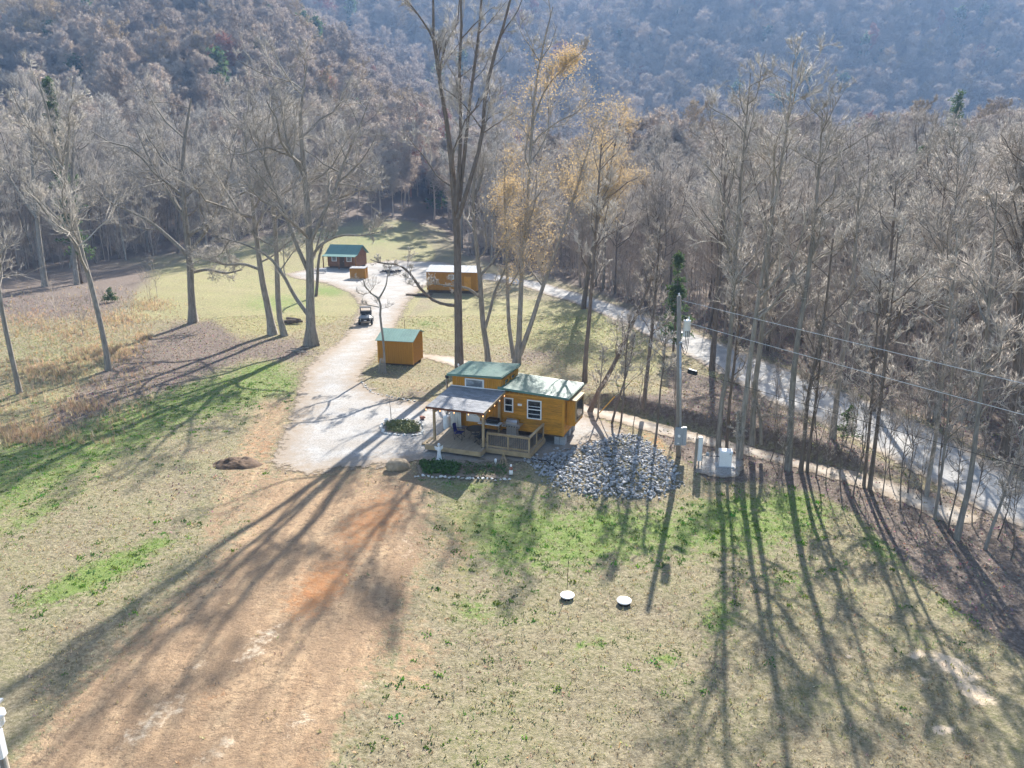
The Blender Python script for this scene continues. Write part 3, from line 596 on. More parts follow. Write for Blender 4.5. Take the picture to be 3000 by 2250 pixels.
hero('golden_leaved_tree', 'forked tree behind the cabin roof still holding golden brown leaves', [
    [(1512, 1068, 40), (1520, 1000, 26), (1524, 900, 22), (1530, 780, 19), (1545, 600, 15), (1556, 420, 12), (1566, 280, 9), (1590, 140, 7), (1620, 20, 4)],
    [(1522, 1040, 24), (1552, 960, 20), (1584, 860, 17), (1618, 760, 15), (1662, 640, 12), (1710, 480, 9), (1745, 370, 5)],
    [(1505, 1050, 20), (1492, 960, 17), (1487, 840, 14), (1484, 720, 11), (1478, 600, 8), (1480, 480, 5)],
    [(1560, 360, 9), (1600, 260, 7), (1660, 190, 5), (1720, 140, 3)]],
    lv(TALL, rep=(12, 7, 7, 4), lenf=(0.22, 0.5, 0.5, 0.8), t0=(0.3, 0.2, 0.1, 0.1)), 13, bark_grey, twig_grey, 0.2, 0.3, leaves=(22000, 0.055, 5, 27))
hero('oak_tree', 'big oak with flared roots beside the gravel drive, nearest the drive', [
    [(912, 1012, 66), (909, 900, 50), (908, 780, 44), (903, 640, 38), (893, 520, 30), (884, 420, 24), (880, 330, 18), (890, 250, 11), (900, 190, 6)],
    [(905, 925, 26), (865, 870, 22), (826, 800, 19), (790, 755, 15), (740, 725, 12), (680, 705, 8), (620, 690, 5)],
    [(906, 800, 26), (870, 720, 22), (840, 640, 18), (800, 540, 15), (765, 440, 11), (740, 340, 6)],
    [(905, 720, 24), (940, 640, 20), (980, 560, 16), (1010, 470, 13), (1050, 380, 9), (1080, 300, 5)],
    [(906, 760, 20), (950, 710, 15), (1000, 690, 12), (1060, 690, 9), (1110, 680, 5)],
    [(892, 520, 18), (850, 440, 14), (830, 350, 10), (820, 260, 6)]],
    lv(OAK, rep=(11, 7, 8, 6), lenf=(0.40, 0.5, 0.5, 0.8), t0=(0.3, 0.2, 0.1, 0.1)), 14, bark_grey, twig_grey, 0.75, 0.5, wscale=0.78)
hero('oak_tree', 'twin-stemmed oak with two trunks from one foot, between two single oaks', [
    [(800, 980, 44), (785, 900, 34), (768, 820, 30), (757, 740, 26), (746, 650, 22), (735, 550, 17), (720, 430, 12), (715, 330, 6)],
    [(826, 978, 34), (816, 900, 28), (812, 800, 25), (808, 700, 22), (800, 600, 19), (795, 480, 15), (800, 370, 10), (805, 270, 5)],
    [(762, 790, 17), (720, 775, 14), (660, 775, 11), (600, 755, 8), (540, 740, 5)],
    [(752, 700, 16), (700, 620, 13), (650, 540, 10), (600, 460, 6)]],
    lv(OAK, rep=(11, 7, 8, 6), lenf=(0.36, 0.5, 0.5, 0.8)), 15, bark_grey, twig_grey, 0.7, 0.5, wscale=0.85)
hero('oak_tree', 'wide spreading oak standing alone in the leaf-covered left field edge', [
    [(566, 945, 44), (560, 860, 36), (556, 770, 33), (546, 680, 29), (538, 590, 24), (535, 480, 19), (545, 380, 13), (560, 290, 7)],
    [(552, 750, 22), (500, 700, 18), (440, 650, 14), (360, 610, 10), (280, 570, 6)],
    [(553, 740, 22), (600, 680, 18), (640, 600, 15), (670, 510, 11), (690, 430, 6)],
    [(543, 640, 18), (490, 560, 15), (440, 470, 12), (400, 380, 7)],
    [(556, 800, 17), (610, 790, 13), (660, 800, 10), (710, 790, 6)]],
    lv(OAK, rep=(11, 7, 8, 6), lenf=(0.40, 0.5, 0.5, 0.8), t0=(0.3, 0.2, 0.1, 0.1)), 16, bark_grey, twig_grey, 0.5, 0.5, wscale=0.85)
hero('leaning_tree', 'slender bare tree leaning left in the dry grass of the left field', [
    [(318, 1085, 26), (306, 1000, 22), (290, 930, 21), (266, 830, 21), (245, 760, 19), (225, 680, 19), (205, 600, 18), (190, 520, 16), (160, 420, 13), (140, 330, 10), (110, 230, 6)],
    [(225, 690, 12), (180, 650, 9), (130, 600, 7), (60, 520, 4)],
    [(192, 530, 13), (200, 430, 10), (205, 330, 7), (215, 240, 4)],
    [(188, 500, 12), (130, 430, 9), (70, 340, 7), (30, 260, 4)]],
    lv(TALL, rep=(12, 7, 8, 5), lenf=(0.26, 0.5, 0.5, 0.8)), 17, bark_grey, twig_grey, 0.3, 0.3)
hero('edge_tree', 'bare leaning tree cut by the left edge of the picture', [
    [(58, 1152, 24), (42, 1080, 20), (22, 990, 19), (4, 900, 18), (-14, 780, 16), (-36, 640, 13), (-60, 480, 9), (-80, 330, 5)]],
    lv(TALL, rep=(24, 7, 7, 4), lenf=(0.28, 0.5, 0.5, 0.8)), 18, bark_grey, twig_grey, 0.3, 0.3)
hero('woodland_tree', 'bare tree with pale moss at its foot, at the left woodland edge', [
    [(132, 840, 26), (122, 760, 21), (112, 680, 19), (104, 590, 16), (95, 480, 13), (85, 360, 9), (80, 260, 5)],
    [(108, 640, 12), (60, 570, 10), (10, 490, 7), (-40, 400, 4)]],
    lv(TALL, rep=(18, 7, 8, 4), lenf=(0.3, 0.5, 0.5, 0.8)), 19, bark_grey, twig_grey, 0.3, 0.3)
hero('woodland_tree', 'bare tree behind the leaning slender tree, second from the left woodland edge', [
    [(226, 834, 24), (217, 750, 18), (214, 660, 16), (212, 560, 13), (214, 450, 10), (220, 330, 6)]],
    lv(TALL, rep=(26, 7, 8, 4), lenf=(0.28, 0.5, 0.5, 0.8)), 20, bark_grey, twig_grey, 0.3, 0.3)
hero('young_tree', 'small forked tree with a sleeve of slats, in front of the mustard shed', [
    [(1127, 1082, 11), (1123, 1000, 10), (1114, 930, 10), (1109, 874, 10), (1090, 862, 7), (1074, 845, 6), (1062, 815, 4)],
    [(1109, 876, 9), (1122, 855, 7), (1131, 835, 6), (1136, 805, 4), (1150, 770, 3)],
    [(1111, 900, 5), (1085, 895, 4), (1055, 890, 2.5)]],
    lv(OAK, rep=(7, 6, 6, 4), lenf=(0.3, 0.5, 0.5, 0.8), t0=(0.55, 0.2, 0.1, 0.1), minr=(0.02, 0.013, 0.009, 0.007)), 21, bark_grey, twig_grey, 0.1, 0.05)
hero('dark_tree', 'thin dark crooked trunk behind the flared oak beside the drive', [
    [(925, 868, 14), (930, 820, 13), (932, 780, 12), (938, 740, 10), (948, 712, 7), (962, 690, 4)]],
    lv(THIN, rep=(6, 5, 6, 4)), 22, bark_dark, twig_grey, 0.1, 0.1)
RIGHT = [  # label, stems, levels, bark, seed
    ('bare trunk leaning right over the dirt track beside the cabin bay window', [[(1724, 1207, 24), (1752, 1150, 21), (1790, 1085, 19), (1826, 1010, 16), (1866, 920, 13), (1900, 840, 10), (1925, 760, 6)]], THIN, bark_dark),
    ('straight dark tree behind the right corner of the cabin roof', [[(1713, 1122, 26), (1716, 1040, 20), (1724, 960, 18), (1730, 880, 16), (1738, 780, 14), (1746, 660, 11), (1754, 540, 8), (1762, 420, 5)]], SLIM, bark_dark),
    ('spindly sapling beside the leaning trunk near the cabin bay', [[(1751, 1224, 8), (1756, 1160, 7), (1762, 1090, 5), (1768, 1020, 3)]], THIN, bark_grey),
    ('thin slanted tree with the yellow guy marker beside it', [[(1790, 1239, 11), (1806, 1190, 10), (1822, 1140, 8), (1845, 1060, 6), (1860, 980, 4)]], THIN, bark_dark),
    ('thin upright tree right of the yellow guy marker', [[(1817, 1247, 9), (1824, 1190, 8), (1830, 1110, 7), (1836, 1020, 5), (1845, 930, 3)]], THIN, bark_dark),
    ('thin curved tree above the rock slope, left of the utility pole', [[(1916, 1312, 11), (1924, 1262, 10), (1930, 1200, 9), (1936, 1130, 7), (1946, 1050, 5), (1950, 960, 3)]], THIN, bark_dark),
    ('dark tree on the bank between cabin and utility pole', [[(1886, 1186, 20), (1893, 1120, 18), (1902, 1040, 16), (1912, 950, 14), (1920, 860, 11), (1928, 760, 8), (1935, 660, 5)]], SLIM, bark_dark),
    ('tall grey tree directly behind the white generator', [[(2104, 1326, 24), (2108, 1250, 22), (2112, 1190, 21), (2124, 1140, 21), (2138, 1020, 20), (2145, 920, 18), (2152, 800, 16), (2162, 640, 13), (2176, 470, 10), (2188, 340, 7), (2199, 215, 3)]], SLIM, bark_grey),
    ('narrow dark trunk close behind the generator on its right', [[(2129, 1317, 15), (2133, 1240, 14), (2138, 1170, 13), (2152, 1060, 11), (2164, 940, 9), (2172, 820, 6)]], THIN, bark_dark),
    ('tall tree with a broken stub at its foot, just right of the generator', [[(2166, 1342, 30), (2175, 1250, 25), (2192, 1110, 22), (2206, 990, 20), (2218, 900, 18), (2244, 745, 15), (2272, 580, 12), (2300, 420, 9), (2314, 300, 6), (2325, 175, 3)], [(2164, 1338, 16), (2162, 1270, 14), (2163, 1205, 12)]], lv(SLIM, rep=(15, 6, 7, 5)), bark_grey),
    ('thick forked tree on the far bank behind the generator trees', [[(2204, 1290, 28), (2207, 1220, 24), (2209, 1160, 23), (2224, 1040, 21), (2240, 900, 19), (2250, 760, 16), (2262, 600, 12), (2270, 450, 7)], [(2230, 1288, 16), (2226, 1210, 15), (2212, 1165, 13), (2206, 1120, 10)]], lv(SLIM, rep=(15, 6, 7, 5)), bark_grey),
    ('large tree between dirt track and lawn, first right of the generator group', [[(2310, 1376, 34), (2316, 1270, 27), (2321, 1152, 25), (2334, 1016, 23), (2356, 881, 20), (2376, 740, 17), (2390, 600, 13), (2402, 460, 9), (2410, 330, 4)]], SLIM, bark_grey),
    ('clump of two stems close right of the large trackside tree', [[(2346, 1382, 20), (2358, 1270, 18), (2364, 1190, 17), (2384, 1080, 15), (2408, 971, 13), (2426, 840, 10), (2440, 700, 6)], [(2362, 1384, 14), (2374, 1290, 12), (2390, 1180, 11), (2402, 1060, 9), (2412, 940, 5)]], lv(SLIM, rep=(14, 6, 7, 4)), bark_dark),
    ('grey tree on the strip between dirt track and gravel road', [[(2440, 1285, 30), (2446, 1220, 24), (2454, 1150, 22), (2470, 1039, 20), (2488, 940, 18), (2500, 800, 15), (2510, 660, 11), (2520, 520, 6)]], SLIM, bark_grey),
    ('thin left stem of the pair below the gravel road bend', [[(2531, 1426, 15), (2540, 1330, 13), (2548, 1240, 12), (2560, 1090, 10), (2570, 950, 8), (2580, 820, 4)]], THIN, bark_dark),
    ('thicker right stem of the pair below the gravel road bend', [[(2548, 1432, 20), (2560, 1330, 17), (2574, 1220, 15), (2590, 1090, 13), (2606, 950, 10), (2620, 800, 7), (2632, 680, 4)]], SLIM, bark_dark),
    ('bare tree on the litter bank, left of the last two at the right', [[(2714, 1455, 20), (2726, 1370, 18), (2741, 1288, 17), (2760, 1130, 15), (2780, 960, 12), (2796, 800, 9), (2806, 660, 5)]], SLIM, bark_grey),
    ('slim stem in front of the dense litter bank thicket', [[(2738, 1520, 13), (2752, 1430, 12), (2768, 1310, 11), (2782, 1180, 9), (2794, 1040, 6), (2802, 900, 3)]], THIN, bark_grey),
    ('second last tree at the right, standing at the lawn edge', [[(2804, 1580, 28), (2818, 1510, 24), (2836, 1440, 22), (2856, 1300, 20), (2870, 1180, 18), (2884, 1040, 15), (2900, 860, 12), (2912, 700, 8), (2920, 560, 4)]], SLIM, bark_grey),
    ('thin forward leaning tree, rightmost at the lawn edge', [[(2884, 1608, 15), (2908, 1540, 13), (2940, 1455, 11), (2968, 1370, 9), (2996, 1280, 6), (3010, 1200, 3)]], THIN, bark_grey),
    ('massive dark trunk beyond the gravel road at the right edge', [[(2944, 1332, 46), (2960, 1240, 38), (2974, 1140, 35), (2984, 1000, 31), (2990, 840, 26), (3000, 660, 19), (3010, 480, 10)]], lv(TALL, rep=(26, 7, 8, 4)), bark_dark),
    ('dark tree just beyond the gravel road, casting a forked shadow on it', [[(2556, 1205, 30), (2564, 1140, 25), (2578, 1040, 22), (2592, 920, 19), (2606, 780, 15), (2618, 640, 10), (2626, 520, 5)]], SLIM, bark_dark),
    ('dark trunk beyond the road, seen above the black splice box', [[(2086, 1085, 28), (2092, 1000, 24), (2100, 900, 21), (2108, 780, 18), (2116, 650, 14), (2124, 510, 9), (2130, 400, 5)]], SLIM, bark_dark),
    ('golden-leaved woodland tree behind the cabin, right of the forked one', [[(1708, 905, 22), (1720, 820, 19), (1738, 720, 16), (1762, 600, 13), (1790, 480, 9), (1815, 360, 4)]], lv(SLIM, rep=(24, 7, 7, 4), lenf=(0.27, 0.5, 0.5, 0.8)), bark_dark),
]
for i, (lab, stems, levs, bark) in enumerate(RIGHT):
    gold = 'golden' in lab
    hero('bare_tree' if not gold else 'golden_leaved_tree', lab, stems, levs, 40 + i, bark, twig_grey if i % 2 else twig_brown, 0.25, 0.15, leaves=(20000, 0.065, 4, 28) if gold else None, sides0=7)

# prototypes for the woods: trunk + crown, copied tree by tree
def proto(seed, H, r0, levels, S0=9, lean=0.05):
    r = np.random.default_rng(seed); n = 6; pts = np.zeros((n, 3)); pts[:, 2] = np.linspace(-0.3, H, n); pts[1:, :2] = np.cumsum(r.normal(size=(n - 1, 2)) * H * lean * 0.35, 0)
    rad = r0 * np.linspace(1, 0.12, n); rad[0] *= 1.25; stems = [(pts, rad)]
    if seed % 2:   # forked leader
        q = pts[2:].copy(); d = np.array([math.cos(seed), math.sin(seed)]); q[:, :2] += d[None] * (np.linspace(0, 1, len(q)) ** 0.8)[:, None] * H * 0.16; stems.append((q, rad[2:] * 0.8))
    return grow(stems, levels, r, 6, S0)
FOREST_LV = lv(OAK, rep=(17, 6, 8, 4), lenf=(0.27, 0.5, 0.5, 0.8), ang=(44, 42, 38, 34), up=(0.12, 0.11, 0.11, 0.12), t0=(0.32, 0.2, 0.1, 0.1), minr=(0.028, 0.02, 0.0135, 0.0115))
PROTOS = []
for k in range(7):
    H = 17 + 1.4 * (k % 4)
    L_ = lv(FOREST_LV, rep=(24 if k % 2 == 0 else 14, 6, 8, 6))
    tv, tf, cv, cf, tips = proto(100 + k, H, 0.145 + 0.02 * (k % 3), L_)
    mt, mc = mesh_np('trunk', tv, tf, True), mesh_np('crown', cv, cf, True)
    mt.materials.append((bark_grey, bark_dark)[k % 2]); mc.materials.append((twig_grey, twig_brown, twig_grey, twig_brown)[k % 4]); PROTOS.append((mt, mc))
# scatter: Poisson-like dart throwing behind the forest edge
def inside_forest(x, y, margin=0):
    u, v, d = project(np.array([x, y, float(hz(x, y))])); return poly_sd(np.array([u]), np.array([v]), V(FOREST_POLY))[0] < -margin, u, v
placed = []
R = random.Random(5)
for want, alo, ahi, ylo, yhi, gap in ((82, -0.84, -0.02, 88, 186, 6.6), (160, -0.02, 0.84, 42, 180, 5.2)):
    got = tries = 0
    while got < want and tries < 6000:
        tries += 1
        y = ylo + (R.random() ** 0.9) * (yhi - ylo); x = R.uniform(alo, ahi) * y
        if min([abs(x - q[0]) + abs(y - q[1]) for q in placed] + [99]) < gap: continue
        ok, u, v = inside_forest(x, y, 2)
        if not ok or abs(u - 1500) > 1720: continue
        placed.append((x, y)); got += 1
for i, (x, y) in enumerate(placed):
    mt, mc = PROTOS[R.randrange(len(PROTOS))]; left = x < 0.0 * y
    zone = 'left' if x < -0.02 * y else 'right'
    lab = 'bare grey tree of the leafless woods behind the left clearing' if zone == 'left' else 'bare grey tree of the leafless woods beyond the gravel road'
    grp = 'bare woods behind the clearing' if zone == 'left' else 'bare woods beyond the road'
    root = thing('woodland_tree', lab, 'tree', (x, y, float(hz(x, y))), R.uniform(0, 6.28), grp)
    s = R.uniform(0.8, 1.18) * (1.28 if zone == 'left' else 1.0); root.scale = (s * R.uniform(0.9, 1.1), s * R.uniform(0.9, 1.1), s)
    link('trunk', mt, None, root); link('crown', mc, None, root)

# thin saplings on the bank below the road
SAP = []
for k in range(3):
    tv, tf, cv, cf, tips = proto(201 + 2 * k if k else 202, 6.0 + k, 0.045, lv(OAK, rep=(16, 4, 4, 3), lenf=(0.24, 0.5, 0.5, 0.7), ang=(42, 38, 36, 34), up=(0.12, 0.1, 0.1, 0.1), t0=(0.28, 0.2, 0.1, 0.1), minr=(0.014, 0.010, 0.008, 0.007)), 7)
    a, b = mesh_np('trunk', tv, tf, True), mesh_np('crown', cv, cf, True); a.materials.append(bark_dark); b.materials.append(twig_brown); SAP.append((a, b))
for u, v in [(2255, 1352), (2290, 1400), (2390, 1395), (2420, 1420), (2465, 1440), (2500, 1455), (2585, 1460), (2610, 1400), (2640, 1490), (2660, 1445), (2690, 1530), (2760, 1480), (2775, 1560), (2850, 1540), (2920, 1580), (2960, 1640), (2480, 1340), (2270, 1240), (2390, 1250), (2530, 1330), (1855, 1275), (1975, 1260)]:
    P = gp(u, v); a, b = SAP[R.randrange(3)]; root = thing('sapling', 'thin bare sapling on the leaf-strewn bank below the road', 'sapling', tuple(P), R.uniform(0, 6.28), 'saplings on the roadside bank')
    q = R.uniform(0.55, 1.05); root.scale = (q, q, q); root.rotation_euler = (R.uniform(-0.07, 0.07), R.uniform(-0.07, 0.07), R.uniform(0, 6.28)); link('trunk', a, None, root); link('crown', b, None, root)

# evergreens
def evergreen(name, label, px, H, rad, seed, n=2600, group=None, size=0.16):
    b = gp(*px) if not isinstance(px, np.ndarray) else px; r = np.random.default_rng(seed)
    root = thing(name, label, 'tree', tuple(b), 0, group)
    MB().tube([(0, 0, -0.2), (0.05, 0, H * 0.5), (0, 0.04, H * 0.97)], [H * 0.014, H * 0.009, 0.015], 7).build('trunk', bark_dark, root, smooth=True)
    # whorled boughs with needle sprays
    nb = int(16 + H * 3); t = r.random(nb) ** 0.85 * 0.85 + 0.13; az = r.random(nb) * 6.283; L = rad * (1.05 - t) ** 0.75 * (0.6 + 0.6 * r.random(nb))
    P = np.zeros((nb, 4, 3)); 
    for s in range(4):
        f = s / 3.0; P[:, s, 0] = np.cos(az) * L * f; P[:, s, 1] = np.sin(az) * L * f; P[:, s, 2] = t * H + L * (0.25 * f - 0.18 * f * f)
    tips = P[:, 1:, :]
    me = leaf_cloud(tips, n, size, r, 'crown', needle_m, jit=rad * 0.10, shape=(1.0, 0.35))
    link('crown', me, needle_m, root); return root
evergreen('cedar_tree', 'young green cedar behind the utility pole', (1972, 1030), 9.5, 1.7, 60, 3200)
evergreen('pine_tree', 'dark green pine rising among the bare woods at upper left', at(230, 800, 118) * np.array([1, 1, 0]) + np.array([0, 0, float(hz(at(230, 800, 118)[0], 118))]), 31, 2.6, 61, 3600, size=0.3)
for k, (u, Y, H, rr, lab) in enumerate([(2700, 150, 30, 3.0, 'tall pale green pine among bare treetops at upper right'), (2630, 128, 20, 3.2, 'bushy light green pine below the tall pine at upper right'), (2525, 112, 17, 2.2, 'small pale green pine left of the upper right pines'), (2770, 140, 18, 2.8, 'low wide green pine right of the tall upper right pine')]):
    X = (u - 1500) / FPX * Y * 1.02; evergreen('pine_tree', lab, np.array([X, Y, float(hz(X, Y))]), H, rr, 62 + k, 3000, size=0.26)
evergreen('yew_bush', 'round olive green bush in the dry grass of the left field', (325, 885), 1.9, 1.1, 70, 900, size=0.13)
evergreen('holly_sapling', 'bright green sapling at the road edge between track and road', (2478, 1300), 2.6, 0.8, 71, 500, size=0.13)

# ---------------------------------------------------------------- scattered masses (one object each)
def gn_scatter(name, protos, P, scl, rot, idx):
    me = bpy.data.meshes.new(name); me.vertices.add(len(P)); me.vertices.foreach_set('co', np.ascontiguousarray(P, np.float32).ravel())
    a = me.attributes.new('scl', 'FLOAT_VECTOR', 'POINT'); a.data.foreach_set('vector', np.ascontiguousarray(scl, np.float32).ravel())
    a = me.attributes.new('rotv', 'FLOAT_VECTOR', 'POINT'); rv = np.zeros((len(P), 3), np.float32); rv[:, 2] = rot; a.data.foreach_set('vector', rv.ravel())
    a = me.attributes.new('pick', 'INT', 'POINT'); a.data.foreach_set('value', np.asarray(idx, np.int32))
    me.update(); o = link(name, me)
    coll = bpy.data.collections.new(name + '_kinds')
    for i, p in enumerate(protos):
        q = bpy.data.objects.new('%s_kind_%02d' % (name, i), p); coll.objects.link(q)
    ng = bpy.data.node_groups.new(name, 'GeometryNodeTree')
    ng.interface.new_socket('Geometry', in_out='INPUT', socket_type='NodeSocketGeometry'); ng.interface.new_socket('Geometry', in_out='OUTPUT', socket_type='NodeSocketGeometry')
    N, L = ng.nodes, ng.links
    gi, go = N.new('NodeGroupInput'), N.new('NodeGroupOutput'); ci = N.new('GeometryNodeCollectionInfo'); ip = N.new('GeometryNodeInstanceOnPoints')
    ci.inputs[0].default_value = coll; ci.inputs[1].default_value = True; ci.inputs[2].default_value = True
    ip.inputs['Pick Instance'].default_value = True
    def na(nm, ty):
        n = N.new('GeometryNodeInputNamedAttribute'); n.data_type = ty; n.inputs[0].default_value = nm; return n.outputs[0]
    L.new(gi.outputs[0], ip.inputs['Points']); L.new(ci.outputs[0], ip.inputs['Instance']); L.new(na('pick', 'INT'), ip.inputs['Instance Index'])
    L.new(na('rotv', 'FLOAT_VECTOR'), ip.inputs['Rotation']); L.new(na('scl', 'FLOAT_VECTOR'), ip.inputs['Scale']); L.new(ip.outputs[0], go.inputs[0])
    md = o.modifiers.new('scatter', 'NODES'); md.node_group = ng; return o
far_protos = []
FAR_LV = [dict(rep=26, t0=0.30, t1=1.0, ang=50, lenf=0.30, S=3, curl=0.16, up=0.14, rf=0.02, minr=0.05, m=3),
          dict(rep=8, t0=0.2, t1=1.0, ang=48, lenf=0.5, S=2, curl=0.2, up=0.10, rf=0.02, minr=0.035, m=3),
          dict(rep=7, t0=0.1, t1=1.0, ang=50, lenf=0.5, S=2, curl=0.25, up=0.08, rf=0.02, minr=0.035, m=3),
          dict(rep=7, t0=0.05, t1=1.0, ang=48, lenf=1.0, S=1, curl=0.25, up=0.06, rf=0.03, minr=0.036, m=3, tpow=0.1)]
for k in range(5):
    tv, tf, cv, cf, tips = proto(300 + k, 18 + k, 0.2, FAR_LV, 6)
    me = mesh_np('far_tree', np.concatenate([tv, cv]), tri(tf, cf, len(tv)), True)
    me.materials.append(twig_far if k < 3 else (twig_red if k == 3 else twig_gold)); far_protos.append(me)
def far_points(n, ylo, yhi, alo, ahi, seed, spacing, accept=None):
    r = np.random.default_rng(seed); y = np.sqrt(r.uniform(ylo ** 2, yhi ** 2, n * 3)); a = r.uniform(alo, ahi, n * 3); x = a * y
    keys = np.round(np.stack([x, y], 1) / spacing).astype(int); _, i = np.unique(keys, axis=0, return_index=True); i = r.permutation(i)[:n]; x, y = x[i], y[i]
    return x, y
FX, FY = [], []
for a in ((3600, 178, 480, -0.95, 0.05, 1, 4.0), (1500, 175, 420, 0.02, 0.95, 2, 5.0), (9000, 420, 1010, -0.9, 0.9, 3, 7.4)):
    x, y = far_points(*a); FX.append(x); FY.append(y)
FX, FY = np.concatenate(FX), np.concatenate(FY); FZ = hz(FX, FY)
fu, fv, _ = project(np.stack([FX, FY, FZ], 1)); okk = (poly_sd(fu, fv, V(FOREST_POLY)) < -4) & ((FY > 260) | (FX > 0.05 * FY) | (np.random.default_rng(4).random(len(FX)) < 0.42))
FX, FY, FZ = FX[okk], FY[okk], FZ[okk]; nF = len(FX); r_ = np.random.default_rng(9)
sc_ = r_.uniform(0.65, 1.35, (nF, 1)) * np.r_[[r_.uniform(0.9, 1.2, nF)], [r_.uniform(0.9, 1.2, nF)], [r_.uniform(0.85, 1.1, nF)]].T
sc_ *= (1 + 0.35 * sst(380, 520, FY))[:, None]
pick = np.where(r_.random(nF) < 0.93, r_.integers(0, 3, nF), np.where(r_.random(nF) < 0.22, 3, 4))
FP = np.stack([FX, FY, FZ - 0.3], 1); frot = r_.uniform(0, 6.28, nF); kinds = list(far_protos)
nP = []
for want, alo, ahi, ylo, yhi in ((25, -0.9, -0.02, 100, 200), (150, -0.02, 0.9, 46, 190)):
    got = tries = 0
    while got < want and tries < 4000:
        tries += 1; y = ylo + R.random() * (yhi - ylo); x = R.uniform(alo, ahi) * y
        if min([abs(x - q[0]) + abs(y - q[1]) for q in placed + nP] + [99]) < 2.6: continue
        if inside_forest(x, y, 4)[0]: nP.append((x, y)); got += 1
for x, y in nP:
    k = R.randrange(len(PROTOS)); ss = R.uniform(0.75, 1.1) * (1.2 if x < 0 else 1.0); zz = float(hz(x, y)); ro = R.uniform(0, 6.28)
    for j in (0, 1): FP = np.concatenate([FP, [[x, y, zz]]]); sc_ = np.concatenate([sc_, [[ss, ss, ss * R.uniform(1, 1.001)]]]); frot = np.append(frot, ro); pick = np.append(pick, 5 + 2 * k + j)
for a, b in PROTOS: kinds += [a, b]
t_ = r_.random(60); pl_ = np.stack([np.cos(t_ * 60) * 3.2 * (1.05 - t_), np.sin(t_ * 60) * 3.2 * (1.05 - t_), 4 + t_ * 17], 1)[:, None]
pine_me = leaf_cloud(pl_, 700, 0.7, r_, 'far_pine', needle_m, 0.8, (1, 0.4)); pine_me.materials.append(needle_m); kinds.append(pine_me)
pk = r_.random(nF) < 0.018; pick[:nF][pk] = 5 + 2 * len(PROTOS)
forest = gn_scatter('forest', kinds, FP, sc_, frot, pick)
tag(forest, 'leafless grey-brown forest covering the hills and the hazy far ridge', 'forest', kind='stuff')
# brush in the woods: thin saplings and bushes
br_protos = []
for k in range(4):
    r = np.random.default_rng(500 + k); st = []
    for q in range(5 if k < 2 else 2):
        d = r.normal(size=2) * (0.6 if k < 2 else 0.3); h = (2.2 + r.random()) if k < 2 else (5.5 + 2 * r.random())
        st.append((np.array([[0, 0, -0.1], [d[0] * 0.4, d[1] * 0.4, h * 0.5], [d[0], d[1], h]]) + np.r_[r.normal(size=2) * 0.15, 0], np.array([0.03, 0.02, 0.008]) * (1 if k < 2 else 1.5)))
    tv, tf, cv, cf, tips = grow(st, [dict(rep=9, t0=0.25, t1=1, ang=42, lenf=0.45, S=3, curl=0.2, up=0.12, rf=0.012, minr=0.01, m=3), dict(rep=6, t0=0.1, t1=1, ang=45, lenf=0.5, S=2, curl=0.25, up=0.05, rf=0.012, minr=0.007, m=3)], r, 4, 4)
    me = mesh_np('brush', np.concatenate([tv, cv]), tri(tf, cf, len(tv)), True); me.materials.append(brush_m); br_protos.append(me)
r_ = np.random.default_rng(77); nb = 6500
by = np.sqrt(r_.uniform(40 ** 2, 190 ** 2, nb)); bxx = r_.uniform(-0.9, 0.9, nb) * by; bzz = hz(bxx, by)
bu, bv, _ = project(np.stack([bxx, by, bzz], 1)); sdb = poly_sd(bu, bv, V(FOREST_POLY))
BANKPOLY = V([(1790, 1060), (1900, 1040), (2212, 1150), (2400, 1240), (2400, 1560), (2230, 1440), (2050, 1310), (1920, 1190), (1840, 1110)])
BANK2 = V([(1560, 935), (1720, 970), (1900, 1020), (1960, 1035), (1840, 965), (1700, 895), (1560, 830), (1480, 800), (1460, 850)])
inb = poly_sd(bu, bv, BANKPOLY) < -6; inb2 = poly_sd(bu, bv, BANK2) < -4; inb3 = poly_sd(bu, bv, V([(-100, 600), (150, 575), (330, 565), (360, 640), (300, 700), (120, 790), (-100, 800)])) < 0
keep = ((sdb < -6) & (r_.random(nb) < 0.62)) | (inb & (r_.random(nb) < 0.2)) | (inb2 & (r_.random(nb) < 0.14)) | (inb3 & (r_.random(nb) < 0.05))
BP = np.stack([bxx, by, bzz], 1)[keep]; nB = len(BP); near_b = (inb | inb2 | inb3)[keep]
s_ = r_.uniform(0.8, 1.75, (nB, 1)) * np.ones((1, 3)); s_[near_b] *= 0.45
brush = gn_scatter('underbrush', br_protos, BP, s_, r_.uniform(0, 6.28, nB), r_.integers(0, 4, nB))
tag(brush, 'tangle of bare twiggy underbrush and saplings through the woods and bank', 'underbrush', kind='stuff')

